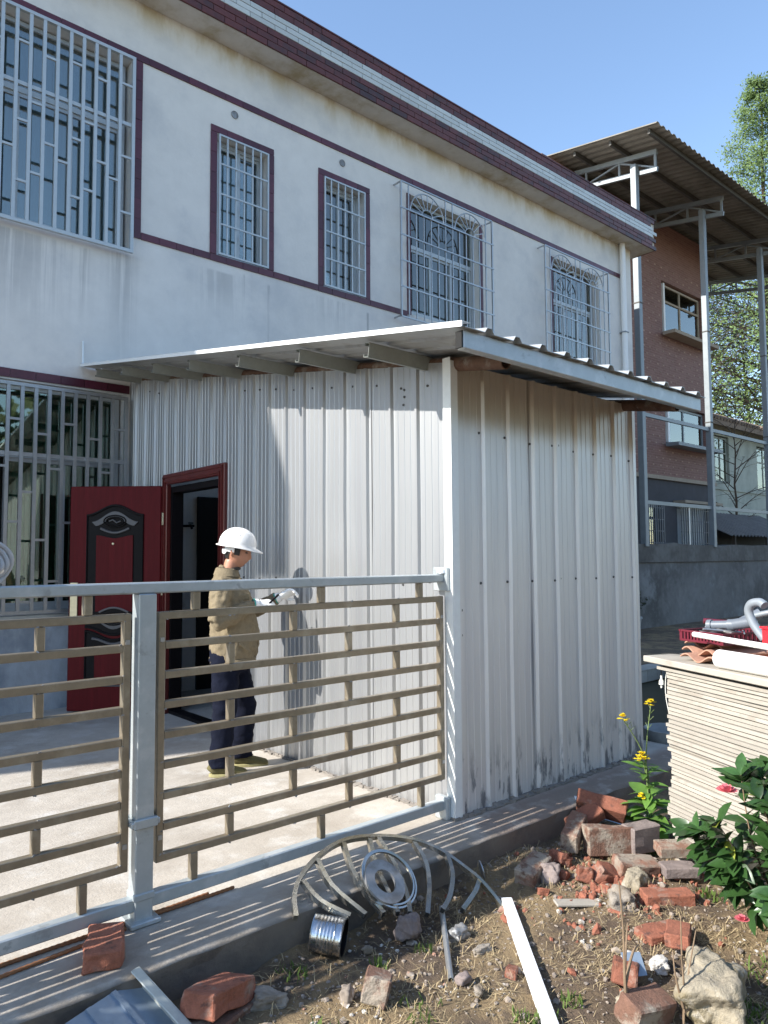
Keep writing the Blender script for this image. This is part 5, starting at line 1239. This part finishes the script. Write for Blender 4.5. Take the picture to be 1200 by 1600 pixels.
# mustard plant with yellow flower heads
random.seed(41)
mus = thing('mustard_plant', 'tall green weed with four yellow flower heads by the kerb', 'plant', (4.03, 2.31, GZ))
b0 = Vector((4.04, 2.28, GZ)); g = G()
heads = [Vector((4.12, 2.31, .63)), Vector((3.89, 2.36, .57)), Vector((4.00, 2.31, .33)), Vector((3.97, 2.30, .12))]
for h_ in heads:
    st_ = b0 + Vector((random.uniform(-.02, .02), random.uniform(-.02, .02), 0)); fork = Vector((4.03, 2.30, min(h_.z - .12, .30)))
    pth = smoothp([st_, fork, h_], 8); g.tube(pth, [.006 - .004 * j / (len(pth) - 1) for j in range(len(pth))], 6)
    for q in range(8):
        a = random.uniform(0, 6.28); t = random.uniform(.78, .97); p = pth[int(t * (len(pth) - 1))]; g.tube([p, p + Vector((math.cos(a) * .028, math.sin(a) * .028, .03))], .0012, 4)
g.build('stem', 'stem', mus, smooth=True)
for h_, n, rr in zip(heads, (26, 22, 36, 12), (.030, .028, .040, .022)):
    gg = G()
    for i in range(n):
        a = random.uniform(0, 6.28); e = random.uniform(-.4, 1.5); c = h_ + Vector((math.cos(a) * math.cos(e), math.sin(a) * math.cos(e), math.sin(e))) * rr * random.uniform(.5, 1)
        for k_ in range(4):
            b = k_ * 1.571 + a; d = Vector((math.cos(b), math.sin(b), .35)) * .014; s_ = Vector((-math.sin(b), math.cos(b), 0)) * .0065
            gg.add([c, c + d * .6 - s_, c + d, c + d * .6 + s_], [(0, 1, 2, 3)])
    gg.build('flower_head', 'yellow', mus)
ML = [leaf_mesh(.19, .095, .2, .5), leaf_mesh(.12, .042, .2, .3)]
for me in ML: me.materials.append(M['mleaf'])
for i in range(64):
    t = random.random() ** 1.4; z_ = GZ + .02 + .46 * t; p = b0.lerp(Vector((4.03, 2.30, .3)), t) + Vector((random.uniform(-.02, .02), random.uniform(-.02, .02), 0)); p.z = z_
    a = random.uniform(0, 6.28); d = Vector((math.cos(a), math.sin(a), random.uniform(.0, .8))).normalized(); yv = Vector((-math.sin(a), math.cos(a), random.uniform(-.3, .3))).normalized(); zv = d.cross(yv)
    inst('leaf', ML[0 if t < .6 else 1], mus, Matrix.Translation(p - mus.location) @ Matrix((d, yv, zv)).transposed().to_4x4() @ Matrix.Scale(random.uniform(.6, 1.1), 4))
# bare twigs
def twigs(name, label, base, ends, r0):
    t = thing(name, label, 'twig', base); g_ = G(); b = Vector(base)
    for i, e in enumerate(ends):
        pts = [Vector(q) for q in e]; pth = smoothp(pts, 5); g_ = G(); g_.tube(pth, [r0 * (1 - .65 * j / (len(pth) - 1)) for j in range(len(pth))], 6); g_.build('branch', 'twig', t, smooth=True)
    return t
B1 = (2.45, 1.50, GZ); twigs('bare_sapling', 'tall bare brown sapling standing by itself in the litter', B1, [[B1, (2.44, 1.50, .0), (2.455, 1.51, .15), (2.45, 1.52, .33)], [(2.447, 1.50, -.06), (2.48, 1.52, .03), (2.55, 1.55, .14)], [(2.445, 1.50, -.02), (2.50, 1.50, .07), (2.53, 1.48, .10)]], .0065)
B2_ = (2.585, 1.36, GZ); twigs('bare_twig', 'forked grey twig in front of the limestone boulder', B2_, [[B2_, (2.60, 1.36, -.06), (2.61, 1.37, .08), (2.63, 1.38, .20)], [(2.595, 1.36, -.09), (2.68, 1.38, -.01), (2.80, 1.41, .08)], [(2.59, 1.36, -.12), (2.70, 1.33, -.08), (2.76, 1.32, -.02)], [(2.59, 1.36, -.1), (2.56, 1.37, .02), (2.565, 1.38, .1)]], .005)
# plant pot by the retaining wall
pt = thing('potted_plant', 'small green bush in a grey pot at the foot of the retaining wall', 'potted plant', (14.05, 8.3, GZ))
g = G(); g.lathe([(0, 0), (.17, 0), (.24, .36), (.26, .38), (.25, .42), (.22, .42), (.2, .34), (0, .33)], 20, Matrix.Translation((14.05, 8.3, GZ))); g.build('pot', 'pot', pt, smooth=True)
g = G(); random.seed(51)
for i in range(420):
    a = random.uniform(0, 6.28); e = random.uniform(-.6, 1.57); c = Vector((14.05, 8.3, GZ + .72)) + Vector((math.cos(a) * math.cos(e) * .34, math.sin(a) * math.cos(e) * .34, math.sin(e) * .36)) * random.uniform(.4, 1.)
    d = Vector((random.uniform(-1, 1), random.uniform(-1, 1), random.uniform(-.4, 1))).normalized() * .07; s_ = d.orthogonal().normalized() * .025; g.add([c, c + d * .5 - s_, c + d, c + d * .5 + s_], [(0, 1, 2, 3)])
g.build('foliage', 'leafdark', pt)

# ------------------------------------------------------------------ retaining wall, canopy, houses beyond
rw = thing('retaining_wall', 'old grey rendered retaining wall with dark cap course', 'retaining wall', (20, 9.2, GZ))
G().bx(13.9, 60, 9.0, 9.3, GZ - .1, 1.36).build('wall_body', 'wallgrey', rw); 
g = G(); n = 120; vv = []
for i in range(n + 1):
    x = 13.9 + (60 - 13.9) * i / n; h = 1.80 + .05 * fn(x, 2, 1.3) + .03 * fn(x, 5, 4.)
    vv += [(x, 8.96, 1.365), (x, 8.965 + .01 * fn(x, 1, 3), h), (x, 9.33, h), (x, 9.33, 1.365)]
g.add(vv, [(i * 4 + j, i * 4 + (j + 1) % 4, i * 4 + 4 + (j + 1) % 4, i * 4 + 4 + j) for i in range(n) for j in range(4)] + [(0, 1, 2, 3)]); g.build('wall_cap', 'wallcap', rw)
can_ = thing('steel_canopy', 'tall steel canopy with corrugated roof on grey posts', 'canopy', (20, 9, 1.8))
def cz_(y): return 11.32 + .168 * (y - 8.0)
g = G(); pts = []; xx = 15.15
while xx < 27.6: pts += [(xx, 0), (xx + .05, .045), (xx + .13, .045), (xx + .18, 0)]; xx += .25
n = len(pts); vv = [(a, y, cz_(y) + h + t) for y in (7.95, 16.5) for t in (0, .01) for a, h in pts]
ff = []
for i in range(n - 1): ff += [(i, i + 1, 2 * n + i + 1, 2 * n + i), (n + i, 3 * n + i, 3 * n + i + 1, n + i + 1), (i, n + i, n + i + 1, i + 1)]
ff += [(0, 2 * n, 3 * n, n), (n - 1, 2 * n - 1, 4 * n - 1, 3 * n - 1)]
g.add(vv, ff); g.build('roof_sheet', 'canopysheet', can_)
for i in range(9):
    y = 8.22 + 1.0 * i; G().bx(15.3, 27.55, y - .03, y + .03, cz_(y) - .125, cz_(y) - .005).build('purlin', 'darksteel', can_)
PX = (16.0, 19.52, 23.32, 27.1)
for i, x in enumerate(PX):
    top = 11.06 - .02 * i
    p = G().bx(x - .075, x + .075, 8.925, 9.075, 1.74, top).build('post', 'steelgrey', can_, bevel=.01)
    for zz in (5.1, 7.6): G().bx(x - .082, x + .082, 8.918, 9.082, zz, zz + .03).build('weld_seam', 'wallcap', p)
    if i: G().bx(x - .075, x + .075, 15.9, 16.05, 1.74, cz_(16) - .5).build('post', 'steelgrey', can_)
    tr_ = G(); tr_.bar((x + .09, 8.45, cz_(8.45) - .19), (x + .09, 16.2, cz_(16.2) - .19), .07, .12); tu = tr_.build('truss', 'steelgrey', can_)
    G().bar((x + .09, 8.45, cz_(8.45) - .62), (x + .09, 16.2, cz_(16.2) - .62), .07, .11).build('lower_chord', 'steelgrey', tu)
    for j in range(9):
        y = 8.5 + .95 * j; G().bar((x + .09, y, cz_(y) - .25), (x + .09, y, cz_(y) - .57), .05, .05).build('web', 'steelgrey', tu)
        if j < 8: a, b = (-.25, -.57) if j % 2 else (-.57, -.25); G().bar((x + .09, y, cz_(y) + a), (x + .09, y + .95, cz_(y + .95) + b), .04, .04).build('web', 'steelgrey', tu)
for i in range(3):
    for zz in (2.80, 4.92): G().bx(PX[i] + .076, PX[i + 1] - .076, 8.97, 9.03, zz - .045, zz + .045).build('rail', 'steelgrey', can_)
# pink brown building
bb = thing('pink_building', 'three storey pinkish brown building with speckled facing under the steel canopy', 'building', (20, 11, 1.74))
BY = 10.7; bo = [(20.38, 23.0, 8.20, 9.80), (20.38, 23.0, 4.86, 6.05), (19.05, 20.0, 1.80, 3.05), (20.95, 23.0, 1.8, 3.05)]
def cells2(x0, x1, z0, z1, y, dep, ops, m, par, name='wall'):
    g_ = G(); wall_cells(g_, x0, x1, z0, z1, y, dep, ops); return g_.build(name, m, par)
w1 = cells2(14.6, 23.4, 3.86, 11.6, BY, .25, bo[:2], 'pinkwall', bb)
g = G(); g.add([(23.4, BY, 1.7), (23.4, 20, 1.7), (23.4, 20, 11.6), (23.4, BY, 11.6)], [(0, 1, 2, 3)]); g.add([(14.6, BY, 1.7), (14.6, 20, 1.7), (14.6, 20, 11.6), (14.6, BY, 11.6)], [(0, 1, 2, 3)]); g.add([(14.6, BY + .3, 11.58), (23.4, BY + .3, 11.58), (23.4, 20, 11.58), (14.6, 20, 11.58)], [(0, 1, 2, 3)]); g.build('side_wall', 'pinkwall', bb)
cells2(14.6, 23.4, 1.7, 3.74, BY + .02, .25, bo[2:], 'darkwall', bb, 'ground_storey')
G().bx(14.6, 23.5, BY - .06, BY + .1, 3.745, 3.855).build('string_course', 'ledge', bb)
g = G(); g.bx(14.7, 23.3, 12.6, 12.7, 1.7, 11.5); g.build('inner_wall', 'darkroom', bb)
# pale chips of the facing: small blocks set proud in a staggered pattern
ch = G(); random.seed(61)
chm = G().bx(-.045, .045, -.008, .01, -.018, .018).mesh('facing_chip'); chm.materials.append(M['chip'])
row = 0; zc = 3.95; chips = []
while zc < 11.5:
    xx = 18.3 + (.19 if row % 2 else 0)
    while xx < 23.3:
        if not any(a - .1 < xx < b + .1 and c - .12 < zc < d + .08 for a, b, c, d in bo[:2]): chips.append((xx + random.uniform(-.03, .03), zc))
        xx += .38
    zc += .215; row += 1
vis = [c for c in chips if c[1] < 10.2]
for i, (x, zz) in enumerate(vis):
    if i < 290: inst('facing_chip', chm, bb, Matrix.Translation(Vector((x, BY, zz)) - bb.location))
    else: ch.bx(x - .055, x + .055, BY - .008, BY + .01, zz - .022, zz + .022)
if ch.v: tag(ch.build('facing_chips', 'chip', bb), None, None, None, 'stuff')
def bwin(x0, x1, z0, z1, y, par, m='ledge', gl='glass', sill=True, bars=0, mull=2, tr=None):
    g_ = G(); f = .06
    g_.bx(x0, x1, y, y + .07, z1 - f, z1); g_.bx(x0, x1, y, y + .07, z0, z0 + f); g_.bx(x0, x0 + f, y, y + .07, z0 + f, z1 - f); g_.bx(x1 - f, x1, y, y + .07, z0 + f, z1 - f)
    for i in range(1, mull): x = x0 + (x1 - x0) * i / mull; g_.bx(x - .03, x + .03, y + .003, y + .067, z0 + f, z1 - f)
    if tr: g_.bx(x0 + f, x1 - f, y - .004, y + .05, tr - .03, tr + .03)
    win = g_.build('window', m, par)
    for i in range(mull): a = x0 + (x1 - x0) * i / mull; b = x0 + (x1 - x0) * (i + 1) / mull; G().bx(a + .03, b - .03, y + .03, y + .036, z0 + f, z1 - f).build('pane', gl, win)
    if sill: G().bx(x0 - .15, x1 + .15, y - .55, y - .16, z0 - .16, z0 - .06).build('sill', m, win)
    if bars:
        for i in range(bars + 1): x = x0 + (x1 - x0) * i / bars; G().bx(x - .012, x + .012, y - .23, y - .205, z0, z1).build('bar', 'pvcgrey', win)
        for q in range(4): zz = z0 + .1 + (z1 - z0 - .2) * q / 3; G().bx(x0, x1, y - .20, y - .18, zz - .012, zz + .012).build('crossbar', 'dull', win)
    return win
w_ = bwin(20.42, 22.96, 8.24, 9.76, BY + .10, bb, 'ledge', 'glass', True, 0, 2, 9.25); 
for x in (20.48, ): G().bx(20.50, 20.58, BY + .0, BY + .09, 8.26, 9.74).build('window_side', 'pvc', w_)
w_ = bwin(20.42, 22.96, 4.90, 6.02, BY + .10, bb, 'steelgrey', 'glass', True, 0, 2); G().bx(20.50, 20.60, BY - .02, BY + .09, 4.9, 6.0).build('window_side', 'pvc', w_)
c = G(); pts = [(22.0 + .9 * i / 40, BY + .30 + .03 * math.sin(i * 1.3)) for i in range(41)]; c.add([(p, q, z_) for z_ in (4.9, 6.0) for p, q in pts], [(i, i + 1, 42 + i, 41 + i) for i in range(40)]); c.build('curtain', 'curtain', w_)
bwin(19.1, 19.95, 1.8, 3.0, BY + .12, bb, 'pvcgrey', 'glass', False, 7, 1); bwin(21.0, 22.95, 1.8, 3.0, BY + .12, bb, 'pvcgrey', 'curtain', False, 14, 2)
G().bx(20.75, 23.2, BY - .35, BY + .02, 3.08, 3.16).build('window_hood', 'ledge', bb)
G().bx(21.45, 21.53, BY - .1, BY + .0, 1.75, 3.07).build('drain_pipe', 'pvc', bb)
k = Nodes(M['pinkwall']); X, Y, Z = k.sx.outputs
cb_ = k.N.new('ShaderNodeCombineXYZ'); k.L.new(k.m('ADD', X, Y), cb_.inputs[0]); k.L.new(Z, cb_.inputs[1])
bt = k.N.new('ShaderNodeTexBrick'); bt.inputs['Scale'].default_value = 1; bt.inputs['Brick Width'].default_value = .24; bt.inputs['Row Height'].default_value = .072; bt.inputs['Mortar Size'].default_value = .008
bt.inputs['Color1'].default_value = (0, 0, 0, 1); bt.inputs['Color2'].default_value = (.5, .5, .5, 1); bt.inputs['Mortar'].default_value = (1, 1, 1, 1); k.L.new(cb_.outputs[0], bt.inputs[0])
k.over(k.m('MULTIPLY', bt.outputs['Color'], .62), (.30, .185, .155))
# old pale house with tiled roof
ph = thing('pale_house', 'old pale two storey house with brown tiled eaves behind the canopy posts', 'house', (34, 14.5, 1.74))
PYh = 14.5; po = [(31.9, 33.3, 4.75, 6.85), (36.3, 38.2, 4.6, 6.75)]
cells2(30.6, 40, 1.6, 7.3, PYh, .25, po, 'palewall', ph)
g = G(); g.add([(30.6, PYh, 1.6), (30.6, 21, 1.6), (30.6, 21, 7.3), (30.6, PYh, 7.3)], [(0, 1, 2, 3)]); g.add([(40, PYh, 1.6), (40, 21, 1.6), (40, 21, 7.3), (40, PYh, 7.3)], [(0, 1, 2, 3)]); g.bx(30.7, 39.9, 17, 17.1, 1.6, 7.2); g.build('side_wall', 'palewall', ph)
bwin(31.95, 33.25, 4.8, 6.8, PYh + .1, ph, 'palewall', 'glassg', False, 0, 2, 6.1); bwin(36.35, 38.15, 4.65, 6.7, PYh + .1, ph, 'palewall', 'glassg', False, 0, 2, 6.0)
G().bx(30.6, 40, PYh - .05, PYh + .02, 4.42, 4.52).build('string_course', 'palewall', ph)
tm_ = G(); tm_.tube([(0, 0, 0), (0, .42, .19)], .095, 6); tmm = tm_.mesh('roof_tile'); tmm.materials.append(M['rooftile'])
g = G(); g.prism([(30.2, 13.85, 7.28), (30.2, 18, 9.15), (30.2, 21.6, 7.4)], (10.2, 0, 0)); rf = g.build('roof', 'rooftile', ph)
G().bx(30.3, 40.2, 13.84, 13.95, 7.08, 7.30).build('fascia', 'rooftile', ph)
for r_ in range(4):
    for i in range(34): inst('roof_tile', tmm, rf, Matrix.Translation(Vector((30.3 + .29 * i, 13.80 + .42 * r_, 7.35 + .19 * r_)) - ph.location))
# low tin roof shed in front of it
ts = thing('tin_roof_shed', 'low dark tin roofed shed behind the retaining wall', 'shed', (27.5, 11.5, 1.74))
g = G(); pts = []; xx = 24.4
while xx < 31.5: pts += [(xx, 0), (xx + .06, .05), (xx + .13, .05), (xx + .19, 0)]; xx += .27
n = len(pts); g.add([(a, y, zz + h) for y, zz in ((10.6, 2.15), (12.6, 3.1)) for a, h in pts], [(i, i + 1, n + i + 1, n + i) for i in range(n - 1)]); g.build('roof_sheet', 'oldtin', ts)
G().bx(24.6, 31.3, 11.8, 12.4, 1.7, 2.5).build('wall', 'darkwall', ts)
for x in (24.8, 27.5, 30.5): G().bx(x, x + .1, 10.7, 10.8, 1.7, 2.17).build('post', 'bark', ts)

# ------------------------------------------------------------------ trees
def tree(name, label, base, h, r0, crown, m, nbr, nleaf, ls, seed, conical=False, group=None, bark='bark', sparse=.0):
    random.seed(seed); t = thing(name, label, 'tree', base, group); b = Vector(base)
    g_ = G(); lean = Vector((random.uniform(-.02, .02), random.uniform(-.02, .02), 1)); n = 10
    tp = [b + lean * h * i / n + Vector((fn(i, seed, .5) * .2, fn(i, seed + 9, .5) * .2, 0)) * (i > 0) for i in range(n + 1)]
    g_.tube(tp, [r0 * (1 - .93 * i / n) for i in range(n + 1)], 8); lf = G()
    for i in range(nbr):
        f = crown + (1 - crown) * (i + random.random()) / nbr * .98; p = tp[int(f * n)].lerp(tp[min(n, int(f * n) + 1)], f * n - int(f * n))
        a = i * 2.4 + random.uniform(-.4, .4)
        L_ = (h * .33 * (1 - f) ** .8 + .25) if conical else h * .28 * (.35 + math.sin(math.pi * min(1, (f - crown) / (1 - crown) * .9 + .08)))
        L_ *= random.uniform(.75, 1.15); el = random.uniform(.15, .45) if conical else random.uniform(.2, 1.0)
        d = Vector((math.cos(a) * math.cos(el), math.sin(a) * math.cos(el), math.sin(el))); e = p + d * L_ + Vector((0, 0, -.06 * L_ if conical else 0)); mid = p.lerp(e, .5) + Vector((0, 0, .05 * L_))
        pth = smoothp([p, mid, e], 4); rb_ = max(.012, r0 * .30 * (1 - f) + .012); g_.tube(pth, [rb_ * (1 - .85 * j / 8) for j in range(len(pth))], 5)
        sub = [(pth, 1.)]
        for q in range(5):
            s0 = pth[2 + q % 6]; aa = a + random.uniform(-1.3, 1.3); l2 = L_ * random.uniform(.22, .5); e2 = s0 + Vector((math.cos(aa), math.sin(aa), random.uniform(-.15, .6))) * l2; p2 = [s0, s0.lerp(e2, .5) + Vector((0, 0, .04 * l2)), e2]; g_.tube(p2, [rb_ * .4, rb_ * .25, rb_ * .1], 4); sub.append((p2, .7))
        for q in range(nleaf):
            if random.random() < sparse: continue
            pp, _ = sub[random.randrange(len(sub))]; u = (.12 + .88 * random.random()) * (len(pp) - 1); i0 = min(int(u), len(pp) - 2)
            c = pp[i0].lerp(pp[i0 + 1], u - i0) + Vector((random.gauss(0, 1), random.gauss(0, 1), random.gauss(0, .8))) * (L_ * .075 + .05)
            for k_ in range(4):
                d2 = Vector((random.uniform(-1, 1), random.uniform(-1, 1), random.uniform(-.9, .7))).normalized() * ls * random.uniform(.6, 1.4); s_ = d2.orthogonal().normalized() * ls * random.uniform(.18, .36); c2 = c + Vector((random.gauss(0, 1), random.gauss(0, 1), random.gauss(0, 1))) * ls * .9
                lf.add([c2, c2 + d2 * .5 - s_, c2 + d2, c2 + d2 * .5 + s_], [(0, 1, 2, 3)])
    g_.build('trunk', bark, t, smooth=True); lf.build('crown', m, t)
tree('redwood_tree', 'tall airy conical redwood in fresh pale green leaf above the canopy', (46.6, 17.5, 1.7), 29.6, .36, .12, 'needle', 125, 95, .20, 3, True)
TG = 'trees seen under the canopy'
tree('broadleaf_tree', 'dark leaved tree straight behind the pale house, nearest the pink building', (43.0, 21.0, 1.7), 17.5, .24, .30, 'leafdark', 60, 52, .17, 5, False, TG)
tree('broadleaf_tree', 'loosely leaved tree behind the pale house, between the canopy posts', (50.5, 23.5, 1.7), 20, .28, .25, 'leafdark', 60, 46, .19, 8, False, TG, sparse=.1)
tree('blossom_tree', 'pale brownish tree in early leaf at the far right under the canopy', (48.0, 19.6, 1.7), 15.5, .22, .30, 'leafpink', 55, 40, .17, 12, False, TG)
tree('bare_tree', 'nearly bare thin branched tree in front of the pale house', (29.2, 12.6, 1.7), 6.5, .06, .15, 'leafdark', 26, 3, .07, 15, False, None, sparse=.3)

# ------------------------------------------------------------------ leafy wood added unseen behind the viewer to cut sky fill
random.seed(77); g = G()
for i in range(26):
    c = Vector((-22 + 2.6 * i + random.uniform(-1, 1), -17 + random.uniform(-3, 3) + .12 * abs(i - 10), random.uniform(3.2, 5.5))); rx = random.uniform(2.2, 3.4); rz = random.uniform(2.8, 4.5)
    g.tube([(c.x, c.y, GZ - .05), (c.x + .1, c.y, c.z)], [.2, .1], 7)
    for k_ in range(420):
        a = random.uniform(0, 6.28); e = random.uniform(-1.3, 1.5); q = c + Vector((math.cos(a) * math.cos(e) * rx, math.sin(a) * math.cos(e) * rx, math.sin(e) * rz)) * random.uniform(.55, 1)
        d = Vector((random.uniform(-1, 1), random.uniform(-1, 1), random.uniform(-1, 1))).normalized() * .55; s_ = d.orthogonal().normalized() * .2; g.add([q, q + d * .5 - s_, q + d, q + d * .5 + s_], [(0, 1, 2, 3)])
tag(g.build('wood', 'woodleaf', None), 'leafy wood on the open side of the yard', 'wood', None, 'stuff')
